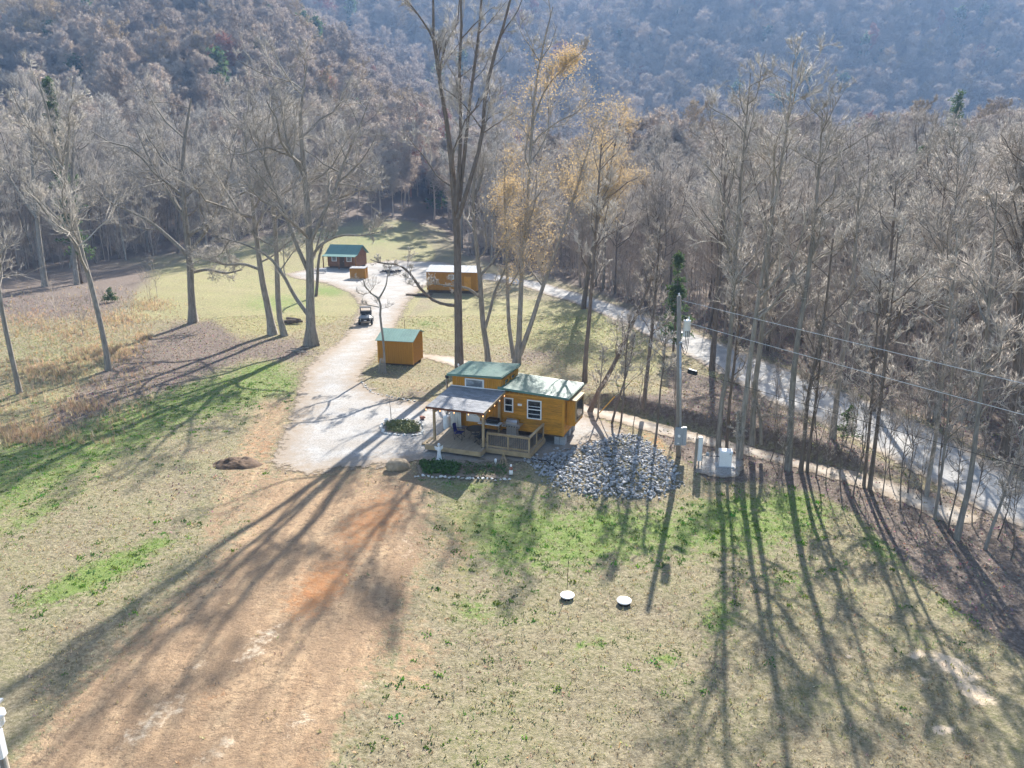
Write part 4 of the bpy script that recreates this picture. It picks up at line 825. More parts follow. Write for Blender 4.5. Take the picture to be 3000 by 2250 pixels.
# grass tufts, dry grass, fallen leaves: sampled from the ground zones
def zone_lookup(x, y, arr):
    i = np.clip(np.searchsorted(gxs, x) - 1, 0, nx_ - 2); j = np.clip(np.searchsorted(gys, y) - 1, 0, ny_ - 2); return arr.reshape(ny_, nx_)[j, i]
r_ = np.random.default_rng(21)
DRIVE_N, ROAD_N, TRACK_N = DRIVE, ROAD, strip(TRACK_C, 2.2)
def lawn_points(n, ylo, yhi):
    y = np.sqrt(r_.uniform(ylo ** 2, yhi ** 2, n)); x = r_.uniform(-0.78, 0.78, n) * y
    ok = (poly_sd(x, y, DRIVE_N) > 0.05) & (poly_sd(x, y, ROAD_N) > 0.2) & (poly_sd(x, y, TRACK_N) > 0.1) & (poly_sd(x, y, RIP) > 0.1); return x[ok], y[ok]
def blades(x, y, h, w, tint, per, lean, rr):
    n = len(x) * per; X = np.repeat(x, per) + rr.normal(size=n) * np.repeat(w * 2.2, per); Y = np.repeat(y, per) + rr.normal(size=n) * np.repeat(w * 2.2, per)
    H = np.repeat(h, per) * rr.uniform(0.6, 1.2, n); W_ = np.repeat(w, per); an = rr.uniform(0, 6.283, n); b = np.stack([X, Y, hz(X, Y) - 0.01], 1)
    dx = np.stack([np.cos(an), np.sin(an), np.zeros(n)], 1) * W_[:, None]; tip = b + rr.normal(size=(n, 3)) * (H * lean)[:, None]; tip[:, 2] = b[:, 2] + H
    Vv = np.stack([b - dx, b + dx, tip], 1).reshape(-1, 3); C = np.repeat(np.clip(np.repeat(tint * rr.uniform(0.55, 1.45, (len(x), 1)), per, 0) * rr.uniform(0.75, 1.25, (n, 1)), 0, 0.8), 3, 0)
    return Vv, C
x, y = lawn_points(115000, 14, 90); g, dd, ll, cl = (zone_lookup(x, y, q) for q in (green, dirt, litter, clearing))
u = r_.random(len(x)); isg = u < np.clip(g * 1.25, 0, 0.9); keep = (r_.random(len(x)) < np.clip(1 - 1.05 * dd, 0.02, 1) * np.clip(1 - 0.9 * ll, 0.03, 1))
x, y, isg = x[keep], y[keep], isg[keep]; n = len(x)
cg = np.stack([r_.uniform(0.14, 0.28, n), r_.uniform(0.21, 0.33, n), r_.uniform(0.04, 0.10, n)], 1); cd = np.stack([r_.uniform(0.36, 0.55, n), r_.uniform(0.31, 0.44, n), r_.uniform(0.15, 0.28, n)], 1)
tint = np.where(isg[:, None], cg, cd); h = np.where(isg, r_.uniform(0.05, 0.13, n), r_.uniform(0.04, 0.12, n)); w = np.where(isg, r_.uniform(0.018, 0.035, n), r_.uniform(0.018, 0.035, n))
Va, Ca = blades(x, y, h, w, tint, 3, 0.5, r_)
# scattered bigger clumps
x, y = lawn_points(7000, 16, 60); g = zone_lookup(x, y, green); l_ = zone_lookup(x, y, litter); k = (r_.random(len(x)) < 0.05 + 0.8 * g) & (l_ < 0.5) & (zone_lookup(x, y, dirt) < 0.6); x, y = x[k], y[k]; n = len(x)
Vb, Cb = blades(x, y, r_.uniform(0.05, 0.13, n), r_.uniform(0.03, 0.06, n), np.stack([r_.uniform(0.08, 0.16, n), r_.uniform(0.17, 0.28, n), r_.uniform(0.02, 0.05, n)], 1), 14, 0.45, r_)
Vg, Cg = np.concatenate([Va, Vb]), np.concatenate([Ca, Cb])
me = mesh_np('grass', Vg, np.arange(len(Vg)).reshape(-1, 3)); add_color(me, 'tint', Cg); o = link('grass', me, tuft_m); tag(o, 'short green and straw-coloured grass tufts all over the lawn', 'grass', kind='stuff')
# tall dry broomsedge in the left field
pts = []
for (vx, vy, sx, sy, k) in [(250, 690, 90, 22, 500), (150, 720, 120, 30, 350), (95, 800, 90, 25, 420), (330, 660, 60, 14, 300), (250, 760, 60, 22, 350), (190, 770, 60, 20, 260), (60, 940, 80, 22, 380), (170, 880, 60, 20, 200), (310, 730, 20, 10, 140), (60, 690, 60, 20, 200)]:
    for _ in range(k):
        P = gpv(R.gauss(vx, sx * 0.5), R.gauss(vy, sy * 0.5)); pts.append(P[:2])
for _ in range(1500):
    P = gpv(R.uniform(-60, 330), R.uniform(620, 960)); 
    if P[0] < -26: pts.append(P[:2])
pts = np.array(pts); n = len(pts)
Vv, C = blades(pts[:, 0], pts[:, 1], r_.uniform(0.22, 0.6, n), r_.uniform(0.012, 0.022, n), np.stack([r_.uniform(0.5, 0.62, n), r_.uniform(0.37, 0.45, n), r_.uniform(0.22, 0.29, n)], 1), 7, 0.22, r_)
me = mesh_np('dry_grass', Vv, np.arange(len(Vv)).reshape(-1, 3)); add_color(me, 'tint', C); o = link('dry_grass', me, tuft_m); tag(o, 'tall straw-orange broomsedge clumps in the left field', 'dry grass', kind='stuff')
# fallen leaves
y = np.sqrt(r_.uniform(22 ** 2, 105 ** 2, 170000)); x = r_.uniform(-0.78, 0.78, 170000) * y
k = (r_.random(len(x)) < zone_lookup(x, y, litter) * 0.75) & (poly_sd(x, y, ROAD_N) > 0.1) & (poly_sd(x, y, DRIVE_N) > 0.1); x, y = x[k], y[k]; n = len(x)
an = r_.uniform(0, 6.283, n); s = r_.uniform(0.03, 0.075, n); c3 = np.stack([x, y, hz(x, y) + r_.uniform(0.02, 0.06, n)], 1)
d1 = np.stack([np.cos(an) * s, np.sin(an) * s, r_.normal(size=n) * s * 0.5], 1); d2 = np.stack([-np.sin(an) * s * 0.6, np.cos(an) * s * 0.6, r_.normal(size=n) * s * 0.5], 1)
Vv = np.stack([c3 - d1, c3 + d2, c3 + d1, c3 - d2], 1).reshape(-1, 3); C = np.stack([r_.uniform(0.16, 0.42, n), r_.uniform(0.11, 0.29, n), r_.uniform(0.085, 0.22, n)], 1)
me = mesh_np('fallen_leaves', Vv, np.arange(4 * n).reshape(-1, 4)); add_color(me, 'tint', np.repeat(C, 4, 0)); o = link('fallen_leaves', me, litter_m); tag(o, 'brown and mauve fallen leaves carpeting the bank and woodland floor', 'leaves', kind='stuff')
#@@OBJ_BEGIN
# ---------------------------------------------------------------- the small cabin (local axes: u along its front, w into its depth)
A0 = gz(1200 + 187 / 3.95, 1020 + 1115 / 3.95, 0.5); TH = math.radians(-20.5)
CU, CW = np.array([math.cos(TH), math.sin(TH), 0]), np.array([-math.sin(TH), math.cos(TH), 0])
def cl(u, w, z=0.0): P = A0 + CU * u + CW * w; return (P[0], P[1], z)
ORG = (A0[0], A0[1], 0.0)
cabin = thing('cabin', 'small mustard cabin with two green metal shed roofs on concrete blocks', 'cabin', ORG, TH)
def window(par, u0, u1, w, z0, z1, gl, fr=white_p, rails=1, t=0.07, side=None):
    """window on a wall facing -w (or facing +u when side is given as that u)"""
    def B(a0, a1, p, q, z0, z1):
        return MB().box(a0, a1, w - q, w - p, z0, z1) if side is None else MB().box(side + p, side + q, a0, a1, z0, z1)
    wi = B(u0, u1, 0.0, 0.03, z0, z1).build('window', gl, par)
    for n_, a in (('frame', (u0 - t, u0, z0 - t, z1 + t)), ('frame', (u1, u1 + t, z0 - t, z1 + t)), ('frame', (u0, u1, z1, z1 + t)), ('sill', (u0, u1, z0 - t, z0))):
        B(a[0], a[1], 0.0, 0.065, a[2], a[3]).build(n_, fr, wi)
    for k in range(rails):
        zz = z0 + (z1 - z0) * (k + 1) / (rails + 1); B(u0, u1, 0.03, 0.055, zz - 0.03, zz + 0.03).build('rail', fr, wi)
    return wi
# right wing: core, planks, trim
bx('wall', mustard, cabin, 3.66, 7.88, 3.92, 7.20, 0.74, 3.28)
zz = 0.74
for k in range(9):
    h = 0.262; bx('plank', mustard, cabin, 3.66, 7.86, 3.897 - 0.003 * (k % 2), 3.918, zz + 0.004, zz + h - 0.004)
    bx('plank', mustard, cabin, 7.882, 7.902 + 0.003 * (k % 2), 3.93, 7.20, zz + 0.004, zz + h - 0.004); zz += h
bx('trim', mustard_trim, cabin, 3.66, 7.93, 3.860, 3.894, 3.10, 3.20); bx('trim', mustard_trim, cabin, 7.80, 7.935, 3.858, 3.893, 0.72, 3.098); bx('trim', mustard_trim, cabin, 7.905, 7.937, 3.895, 4.02, 0.72, 3.24)
for k in range(13): bx('batten', mustard_trim, cabin, 3.86 + 0.32 * k, 3.90 + 0.32 * k, 3.868, 3.916, 3.202, 3.44 - 0.018 * k)
bx('floor_skirt', lumber_dark, cabin, 3.7, 7.8, 4.0, 7.1, 0.60, 0.738)
for w_ in (4.05, 5.9, 6.9):
    for u_ in (7.25, 7.62) if w_ < 5 else (7.4,):
        for z_ in (0.0, 0.205, 0.41): bx('block', block_m, cabin, u_, u_ + 0.34, w_, w_ + 0.40, z_ - (0.12 if z_ == 0 else 0), z_ + 0.2)
for u_ in (4.2, 5.6):
    bx('block', block_m, cabin, u_, u_ + 0.4, 4.3, 4.7, -0.1, 0.598); bx('block', block_m, cabin, u_, u_ + 0.4, 6.5, 6.9, -0.1, 0.598)
window(cabin, 3.91, 4.40, 3.893, 2.02, 2.86, glass_dark, rails=1); window(cabin, 5.50, 6.34, 3.893, 1.74, 2.88, glass_dark, rails=1)
for z_ in (1.98, 2.50): bx('shelf_reflection', white_p, cabin, 5.52, 6.32, 3.855, 3.861, z_, z_ + 0.035)  # white strips on the pane, painted-in shelf reflections
bx('number_plate', white_p, cabin, 4.78, 5.06, 3.862, 3.89, 2.46, 2.60)
# bay box on the right end
bay = MB().box(7.94, 8.50, 4.42, 6.32, 1.36, 2.98).build('bay', mustard_v, cabin)
for u_ in (7.96, 8.12, 8.28, 8.44): bx('batten', mustard_trim, bay, u_, u_ + 0.045, 4.393, 4.418, 1.38, 2.97)
MB().add([(7.88, 4.36, 3.10), (8.58, 4.36, 3.0), (8.58, 6.40, 3.0), (7.88, 6.40, 3.10), (7.88, 4.36, 3.14), (8.58, 4.36, 3.04), (8.58, 6.40, 3.04), (7.88, 6.40, 3.14)], [(0, 3, 2, 1), (4, 5, 6, 7), (0, 1, 5, 4), (1, 2, 6, 5), (2, 3, 7, 6), (3, 0, 4, 7)]).build('bay_roof', lumber, bay)
window(bay, 4.56, 6.20, 0, 1.66, 2.88, glass_dark, fr=lumber, rails=0, t=0.09, side=8.503)
MB().beam((7.93, 4.5, 1.33), (8.5, 4.5, 1.33), 0.08, 0.05).beam((7.93, 6.2, 1.33), (8.5, 6.2, 1.33), 0.08, 0.05).build('bay_bracket', mustard_trim, bay)
def metal_roof(par, u0, u1, w0, w1, zl, zr, m, rim=0.10, n=16, nm='roof', rib=0.062):
    t = 0.05
    rf = MB().add([(u0, w0, zl - t), (u1, w0, zr - t), (u1, w1, zr - t), (u0, w1, zl - t), (u0, w0, zl), (u1, w0, zr), (u1, w1, zr), (u0, w1, zl)], [(0, 3, 2, 1), (4, 5, 6, 7), (0, 1, 5, 4), (1, 2, 6, 5), (2, 3, 7, 6), (3, 0, 4, 7)]).build(nm, m, par)
    for k in range(n):
        w_ = w0 + 0.06 + (w1 - w0 - 0.12) * k / (n - 1)
        MB().add([(u0, w_ - 0.055, zl), (u1, w_ - 0.055, zr), (u1, w_ + 0.055, zr), (u0, w_ + 0.055, zl), (u0, w_ - 0.045, zl + rib), (u1, w_ - 0.045, zr + rib), (u1, w_ + 0.035, zr + rib), (u0, w_ + 0.035, zl + rib)], [(4, 5, 6, 7), (0, 1, 5, 4), (1, 2, 6, 5), (2, 3, 7, 6), (3, 0, 4, 7)]).build('rib', m, rf)
    MB().beam((u0, w0 - 0.012, zl - rim / 2 + 0.005), (u1, w0 - 0.012, zr - rim / 2 + 0.005), 0.02, rim).build('fascia', m, rf)
    MB().beam((u1 + 0.012, w0, zr - rim / 2 + 0.004), (u1 + 0.012, w1, zr - rim / 2 + 0.004), 0.02, rim).build('fascia', m, rf)
    MB().beam((u0 - 0.012, w0, zl - rim / 2 + 0.004), (u0 - 0.012, w1, zl - rim / 2 + 0.004), 0.02, rim).build('fascia', m, rf)
    return rf
metal_roof(cabin, 3.47, 8.24, 3.66, 7.42, 3.60, 3.34, green_metal, n=17)
# tall left wing
bx('wall', mustard_v, cabin, 0.12, 3.63, 3.92, 7.02, 0.60, 4.06)
for k in range(12):
    u_ = 0.12 + 3.51 * k / 12; bx('plank', mustard_v, cabin, u_ + 0.004, u_ + 3.51 / 12 - 0.004, 3.894 - 0.003 * (k % 2), 3.917, 0.60, 4.05)
for k in range(1, 12):
    u_ = 0.12 + 3.51 * k / 12
    if not (1.03 < u_ < 2.43): bx('batten', mustard_trim, cabin, u_ - 0.022, u_ + 0.022, 3.865, 3.889, 3.42, 4.05)
for k in range(8): bx('batten', mustard_trim, cabin, 3.633, 3.66, 4.0 + 0.42 * k, 4.045 + 0.42 * k, 3.62, 4.06)
for k in range(8): bx('batten', mustard_trim, cabin, 0.09, 0.118, 4.0 + 0.42 * k, 4.045 + 0.42 * k, 0.62, 4.06)
bx('trim', mustard_trim, cabin, 0.10, 3.66, 3.85, 3.888, 3.99, 4.10)
window(cabin, 1.14, 2.33, 3.888, 3.43, 3.90, glass_mid, rails=0, t=0.08)
window(cabin, 4.35, 4.95, 0, 3.72, 3.95, glass_dark, fr=mustard_trim, rails=0, t=0.05, side=3.664); window(cabin, 5.55, 6.15, 0, 3.72, 3.95, glass_dark, fr=mustard_trim, rails=0, t=0.05, side=3.664)
metal_roof(cabin, -0.18, 3.72, 3.66, 7.30, 4.16, 4.30, green_metal, n=17)
door = bx('door', white_p, cabin, 1.10, 2.10, 3.862, 3.886, 0.98, 2.45)
for a in ((1.02, 1.10, 0.90, 2.53), (2.10, 2.18, 0.90, 2.53)): bx('frame', mustard_trim, door, a[0], a[1], 3.845, 3.886, a[2], a[3])
bx('sill', mustard_trim, door, 1.10, 2.10, 3.845, 3.886, 0.90, 0.978); bx('frame', mustard_trim, door, 1.10, 2.10, 3.845, 3.886, 2.452, 2.53)
MB().lathe([(0.035, 0), (0.045, 0.02), (0.03, 0.05)], (2.00, 3.84, 1.5), 8).build('handle', steel, door)
MB().tube([(3.74, 4.35, 3.60), (3.76, 4.35, 3.78)], 0.03, 8).tube([(3.76, 4.35, 3.78), (3.86, 4.30, 3.82)], 0.02, 6).build('vent_pipe', galv, cabin)

# ---------------------------------------------------------------- covered deck
deck = thing('covered_deck', 'new lumber deck with black balusters and grey shingled porch roof before the cabin', 'deck', ORG, TH)
Z = 0.5
for k in range(26):
    u_ = 3.75 * k / 26; bx('deck_board', deckm, deck, u_ + 0.003, u_ + 3.75 / 26 - 0.003, 0.0, 3.86, Z - 0.035, Z + 0.001 * (k % 3))
for k in range(20):
    u_ = 3.752 + 2.92 * k / 20; bx('deck_board', deckm, deck, u_ + 0.003, u_ + 2.92 / 20 - 0.003, 0.88, 3.82, Z - 0.035, Z + 0.001 * (k % 3))
bx('rim_board', lumber, deck, -0.0, 3.75, -0.045, -0.003, 0.20, Z - 0.005); bx('rim_board', lumber, deck, 3.752, 3.792, -0.045, 0.835, 0.20, Z - 0.004); bx('rim_board', lumber, deck, 3.752, 6.672, 0.838, 0.877, 0.18, Z - 0.005)
bx('rim_board', lumber, deck, 6.674, 6.714, 0.838, 3.82, 0.18, Z - 0.004); bx('rim_board', lumber, deck, -0.042, -0.002, -0.045, 3.86, 0.20, Z - 0.004)
for u_, w_ in ((0.2, 0.3), (1.9, 0.3), (3.4, 0.3), (4.6, 1.2), (6.3, 1.2), (6.3, 3.4), (0.2, 3.4), (1.9, 2.0), (4.6, 3.0)): bx('pier', block_m, deck, u_, u_ + 0.3, w_, w_ + 0.3, -0.3, Z - 0.14)
for w_ in (0.4, 1.6, 2.8): bx('joist', lumber_dark, deck, 0.02, 3.7, w_, w_ + 0.08, 0.22, Z - 0.037)
for w_ in (1.3, 2.6): bx('joist', lumber_dark, deck, 3.8, 6.65, w_, w_ + 0.08, 0.22, Z - 0.037)
# posts and porch roof
PO = [(0.17, 0.95), (3.62, 0.80), (3.54, 3.70), (0.17, 3.70)]
zr0, zr1, wf, wb, ul, ur = 2.98, 3.35, 0.18, 3.86, 0.04, 3.90
def zroof(w): return zr0 + (zr1 - zr0) * (w - wf) / (wb - wf)
for u_, w_ in PO: bx('post', lumber, deck, u_ - 0.07, u_ + 0.07, w_ - 0.07, w_ + 0.07, Z + 0.003, zroof(w_) - 0.16)
for u_, w_ in PO[:2]: bx('post_base', black_m, deck, u_ - 0.11, u_ + 0.11, w_ - 0.11, w_ + 0.11, Z + 0.004, Z + 0.03) if u_ > 1 else None
MB().beam((ul + 0.05, 0.95, zroof(0.95) - 0.115), (ur - 0.05, 0.80, zroof(0.8) - 0.115), 0.1, 0.09).build('beam', lumber, deck)
for u_ in (0.17, 3.62): MB().beam((u_, wf + 0.1, zroof(wf + 0.1) - 0.055), (u_, wb, zroof(wb) - 0.055), 0.06, 0.025).build('rafter', lumber, deck)
for a, b in (((0.17, 0.93, 2.35), (0.85, 0.92, 2.88)), ((3.62, 0.82, 2.30), (2.95, 0.84, 2.88)), ((3.62, 0.85, 2.30), (3.62, 1.50, 2.92)), ((0.17, 1.0, 2.35), (0.17, 1.6, 2.92))): MB().beam(a, b, 0.07, 0.09).build('brace', lumber, deck)
proof = MB().add([(ul, wf, zr0 - 0.04), (ur, wf, zr0 - 0.04), (ur, wb, zr1 - 0.04), (ul, wb, zr1 - 0.04), (ul, wf, zr0), (ur, wf, zr0), (ur, wb, zr1), (ul, wb, zr1)], [(0, 3, 2, 1), (4, 5, 6, 7), (0, 1, 5, 4), (1, 2, 6, 5), (2, 3, 7, 6), (3, 0, 4, 7)]).build('roof', lumber, deck)
sl = math.hypot(wb - wf, zr1 - zr0); rows = 21; rr_ = random.Random(3); sang = math.atan2(zr1 - zr0, wb - wf); shm = {}
for i in range(rows):
    w0 = wf - 0.02 + (wb - wf) * i / rows; u_ = ul - 0.02 - (0.15 if i % 2 else 0)
    while u_ < ur:
        a, b = max(u_, ul - 0.02), min(u_ + 0.31, ur + 0.02); u_ += 0.31
        if b - a < 0.05: continue
        key = (round(b - a, 3), rr_.randrange(2))
        if key not in shm: shm[key] = MB().box(0.002, key[0] - 0.003, 0, (wb - wf) / rows * 1.25, 0, 0.007 + 0.004 * key[1])
        if not hasattr(shm[key], 'me'):
            shm[key].me = bpy.data.meshes.new('shingle'); shm[key].me.from_pydata(shm[key].v, [], shm[key].f); shm[key].me.materials.append(shingle_m)
        o = link('shingle', shm[key].me, None, proof); o.location = (a, w0, zroof(w0) + 0.010); o.rotation_euler = (sang - 0.035, 0, 0)
MB().beam((ul - 0.03, wf - 0.03, zr0 - 0.06), (ur + 0.03, wf - 0.03, zr0 - 0.06), 0.025, 0.12).build('fascia', red_trim, proof)
for u_ in (ul - 0.03, ur + 0.03): MB().beam((u_, wf - 0.015, zr0 - 0.05), (u_, wb, zr1 - 0.05), 0.03, 0.14).build('fascia', lumber, proof)
bx('flashing', white_p, proof, ul, ur, wb - 0.02, wb + 0.02, zr1 + 0.012, zr1 + 0.06)
# railing
RL = [(3.86, 0.93), (6.60, 0.93), (6.60, 3.70)]
def rail_run(a, b, nposts, nbal):
    a = Vector((*a, 0)); b = Vector((*b, 0)); d = b - a
    MB().beam(a + Vector((0, 0, Z + 0.98)), b + Vector((0, 0, Z + 0.98)) + d.normalized() * 0.06, 0.15, 0.04).build('top_rail', lumber, deck)
    MB().beam(a + Vector((0, 0, Z + 0.905)), b + Vector((0, 0, Z + 0.905)), 0.045, 0.09).build('rail', lumber, deck)
    MB().beam(a + Vector((0, 0, Z + 0.12)), b + Vector((0, 0, Z + 0.12)), 0.045, 0.09).build('rail', lumber, deck)
    for k in range(nposts):
        P = a + d * (k + 1) / nposts; MB().box(P.x - 0.045, P.x + 0.045, P.y - 0.045, P.y + 0.045, Z + 0.002, Z + 0.958).build('rail_post', lumber, deck)
    n = nposts * nbal + nposts
    for k in range(1, n):
        if k % (nbal + 1) == 0: continue
        P = a + d * k / n; MB().tube([P + Vector((0, 0, Z + 0.166)), P + Vector((0, 0, Z + 0.859))], 0.013, 6).build('baluster', black_m, deck)
rail_run(RL[0], RL[1], 2, 10); rail_run(RL[1], RL[2], 2, 10)
bx('rail_post', lumber, deck, 3.80, 3.89, 0.885, 0.975, Z + 0.002, Z + 0.958)
for k in range(2): bx('step', lumber, deck, -0.42 - 0.34 * k, -0.05 - 0.34 * k, 0.9, 2.1, 0.20 - 0.16 * k, 0.36 - 0.16 * k - 0.03)
# string lights along the eave
sl_ = thing('string_lights', 'string of small glowing bulbs along the porch roof edge', 'string lights', cl(0, 0, 0), TH)
pts = []
for k in range(17):
    t = k / 8 if k <= 8 else (k - 8) / 8
    p = (ul + (ur - ul) * t, wf - 0.06, zr0 - 0.13 - 0.06 * (k % 2)) if k <= 8 else (ur + 0.06, wf + 3.4 * t, zr0 - 0.13 + 0.32 * t - 0.06 * (k % 2)); pts.append(p)
MB().tube(pts, 0.007, 4).build('wire', black_m, sl_)
for p in pts[::2]: MB().lathe([(0.012, 0), (0.03, -0.03), (0.032, -0.06), (0.01, -0.095)], p, 8).build('bulb', bulb_m, sl_, smooth=True)

# ---------------------------------------------------------------- on the deck
def at_deck(u, w): return cl(u, w, Z + 0.003)
g = thing('gas_grill', 'stainless steel gas grill with open cabinet on the deck by the window', 'grill', at_deck(4.62, 3.32), TH)
MB().cham(-0.42, 0.42, -0.26, 0.26, 0.76, 0.90, 0.03).build('firebox', steel, g)
MB().add(*(lambda pr: ([(x, y, z) for x in (-0.38, 0.38) for y, z in pr], [tuple(range(5, -1, -1)), tuple(range(6, 12))] + [(i, (i + 1) % 6, 6 + (i + 1) % 6, 6 + i) for i in range(6)]))([(-0.24, 0.905), (-0.23, 1.04), (-0.14, 1.17), (0.08, 1.20), (0.22, 1.10), (0.25, 0.905)])).build('lid', steel, g)
MB().tube([(-0.28, -0.27, 1.06), (-0.28, -0.31, 1.06), (0.28, -0.31, 1.06), (0.28, -0.27, 1.06)], 0.014, 6).build('handle', steel, g)
bx('control_panel', steel, g, -0.62, 0.62, -0.36, -0.262, 0.72, 0.88)
for k in range(6): MB().tube([(-0.45 + 0.18 * k, -0.361, 0.80), (-0.45 + 0.18 * k, -0.40, 0.80)], 0.032, 8).build('knob', black_m, g)
for s in (-1, 1): bx('side_shelf', steel, g, min(s * 0.43, s * 0.66), max(s * 0.43, s * 0.66), -0.25, 0.25, 0.84, 0.89)
bx('cabinet', wood_grey, g, -0.34, 0.34, -0.2, 0.22, 0.10, 0.755)
for s in (-1, 1): bx('cabinet_door', steel, g, min(s * 0.01, s * 0.33), max(s * 0.01, s * 0.33), -0.23, -0.203, 0.12, 0.70)
for s in (-1, 1):
    for q in (-1, 1): MB().tube([(s * 0.27 - 0.02, q * 0.17, 0.05), (s * 0.27 + 0.02, q * 0.17, 0.05)], 0.05, 10).build('wheel', rubber, g)
t = thing('folding_table', 'white folding table against the cabin wall beside the grill', 'table', at_deck(3.05, 3.35), TH)
MB().cham(-0.75, 0.75, -0.36, 0.36, 0.70, 0.745, 0.015).build('table_top', white_p, t)
for s in (-1, 1):
    for q in (-1, 1): MB().tube([(s * 0.55, q * 0.28, 0), (s * 0.6, q * 0.28, 0.698)], 0.016, 6).build('leg', black_m, t)
    MB().tube([(s * 0.575, -0.28, 0.35), (s * 0.575, 0.28, 0.35)], 0.012, 6).build('brace', black_m, t)
q = thing('griddle', 'black tabletop griddle on the white folding table', 'griddle', cl(3.25, 3.35, Z + 0.003 + 0.746), TH)
MB().cham(-0.40, 0.40, -0.25, 0.25, 0.06, 0.22, 0.02).build('body', black_m, q)
MB().add([(-0.40, -0.25, 0.222), (0.40, -0.25, 0.222), (0.40, 0.25, 0.222), (-0.40, 0.25, 0.222), (-0.36, -0.20, 0.33), (0.36, -0.20, 0.33), (0.36, 0.2, 0.33), (-0.36, 0.2, 0.33)], [(0, 3, 2, 1), (4, 5, 6, 7), (0, 1, 5, 4), (1, 2, 6, 5), (2, 3, 7, 6), (3, 0, 4, 7)]).build('lid', black_m, q)
for a in (-0.32, 0.32):
    for b in (-0.2, 0.2): MB().tube([(a, b, 0), (a, b, 0.06)], 0.02, 6).build('foot', rubber, q)
t = thing('patio_table', 'small round dark table on the deck between the camp chairs', 'table', at_deck(2.55, 2.05), TH)
MB().lathe([(0.02, 0.695), (0.60, 0.70), (0.61, 0.715), (0.60, 0.73), (0.02, 0.73)], m=24).build('table_top', black_m, t)
for k in range(4):
    a = k * math.pi / 2 + 0.4; MB().tube([(0.45 * math.cos(a), 0.45 * math.sin(a), 0), (0.22 * math.cos(a), 0.22 * math.sin(a), 0.35), (0.40 * math.cos(a), 0.40 * math.sin(a), 0.694)], 0.015, 6).build('leg', black_m, t)
MB().lathe([(0.23, 0.34), (0.245, 0.35), (0.23, 0.36)], m=16).build('ring', black_m, t)
def camp_chair(label, loc, rz, fabric):
    c = thing('camp_chair', label, 'chair', loc, rz)
    MB().add([(-0.26, -0.24, 0.44), (0.26, -0.24, 0.44), (0.26, 0.22, 0.40), (-0.26, 0.22, 0.40), (-0.26, -0.24, 0.465), (0.26, -0.24, 0.465), (0.26, 0.22, 0.425), (-0.26, 0.22, 0.425)], [(0, 3, 2, 1), (4, 5, 6, 7), (0, 1, 5, 4), (1, 2, 6, 5), (2, 3, 7, 6), (3, 0, 4, 7)]).build('seat', fabric, c)
    vs, fs = [], []
    for i in range(7):
        x = -0.27 + 0.09 * i; d = 0.06 * (1 - (x / 0.27) ** 2); top = 0.96 + 0.06 * (1 - (x / 0.27) ** 2)
        vs += [(x, 0.22 + d, 0.42), (x, 0.34 + d, top), (x, 0.24 + d, 0.42), (x, 0.36 + d, top)]
    for i in range(6):
        a = 4 * i; fs += [(a, a + 4, a + 5, a + 1), (a + 2, a + 3, a + 7, a + 6), (a + 1, a + 5, a + 7, a + 3), (a, a + 2, a + 6, a + 4)]
    MB().add(vs, fs + [(0, 1, 3, 2), (24, 26, 27, 25)]).build('backrest', fabric, c)
    for s in (-1, 1):
        MB().box(s * 0.30 - 0.035, s * 0.30 + 0.035, -0.26, 0.26, 0.63, 0.65).build('armrest', fabric, c)
        MB().tube([(s * 0.30, 0.24, 0.0), (s * 0.28, 0.34, 0.97)], 0.011, 6).build('back_post', black_m, c); MB().tube([(s * 0.30, -0.27, 0.0), (s * 0.30, -0.25, 0.63)], 0.011, 6).build('leg', black_m, c)
        MB().tube([(s * 0.31, -0.27, 0.02), (s * 0.29, 0.25, 0.42)], 0.011, 6).build('cross_brace', black_m, c); MB().tube([(s * 0.31, 0.25, 0.02), (s * 0.29, -0.25, 0.44)], 0.011, 6).build('cross_brace', black_m, c)
    MB().tube([(-0.30, -0.28, 0.02), (0.27, -0.25, 0.44)], 0.011, 6).tube([(0.30, -0.28, 0.02), (-0.27, -0.25, 0.44)], 0.011, 6).build('cross_brace', black_m, c)
    MB().tube([(-0.30, 0.25, 0.02), (0.27, 0.23, 0.42)], 0.011, 6).tube([(0.30, 0.25, 0.02), (-0.27, 0.23, 0.42)], 0.011, 6).build('cross_brace', black_m, c)
    return c
camp_chair('navy blue folding camp chair at the left of the round deck table', at_deck(1.55, 1.72), TH + math.radians(95), navy)
camp_chair('black folding camp chair at the right of the round deck table', at_deck(3.15, 1.45), TH - math.radians(120), black_m)
c = thing('curtain', 'white canvas curtain hanging at the left end of the porch', 'curtain', cl(0.50, 3.5, Z + 0.01), TH)
vs, fs = [], []
for i in range(25):
    x = -0.38 + 0.76 * i / 24; y = 0.05 * math.sin(i * 1.25) + 0.02 * math.sin(i * 0.5)
    for z_ in (0.0, 1.0, 2.55): vs += [(x * (1 + 0.10 * (1 - z_ / 2.55)), y * (1.2 - 0.2 * z_), z_), (x * (1 + 0.10 * (1 - z_ / 2.55)), y * (1.2 - 0.2 * z_) + 0.012, z_)]
for i in range(24):
    a = 6 * i
    for k in (0, 2): fs += [(a + k, a + 6 + k, a + 8 + k, a + 2 + k), (a + 1 + k, a + 3 + k, a + 9 + k, a + 7 + k)]
    fs += [(a, a + 1, a + 7, a + 6), (a + 4, a + 10, a + 11, a + 5)]
MB().add(vs, fs).build('cloth', cloth_w, c, smooth=True)
MB().tube([(-0.45, 0.0, 2.56), (0.45, 0.0, 2.56)], 0.015, 6).build('rod', galv, c)

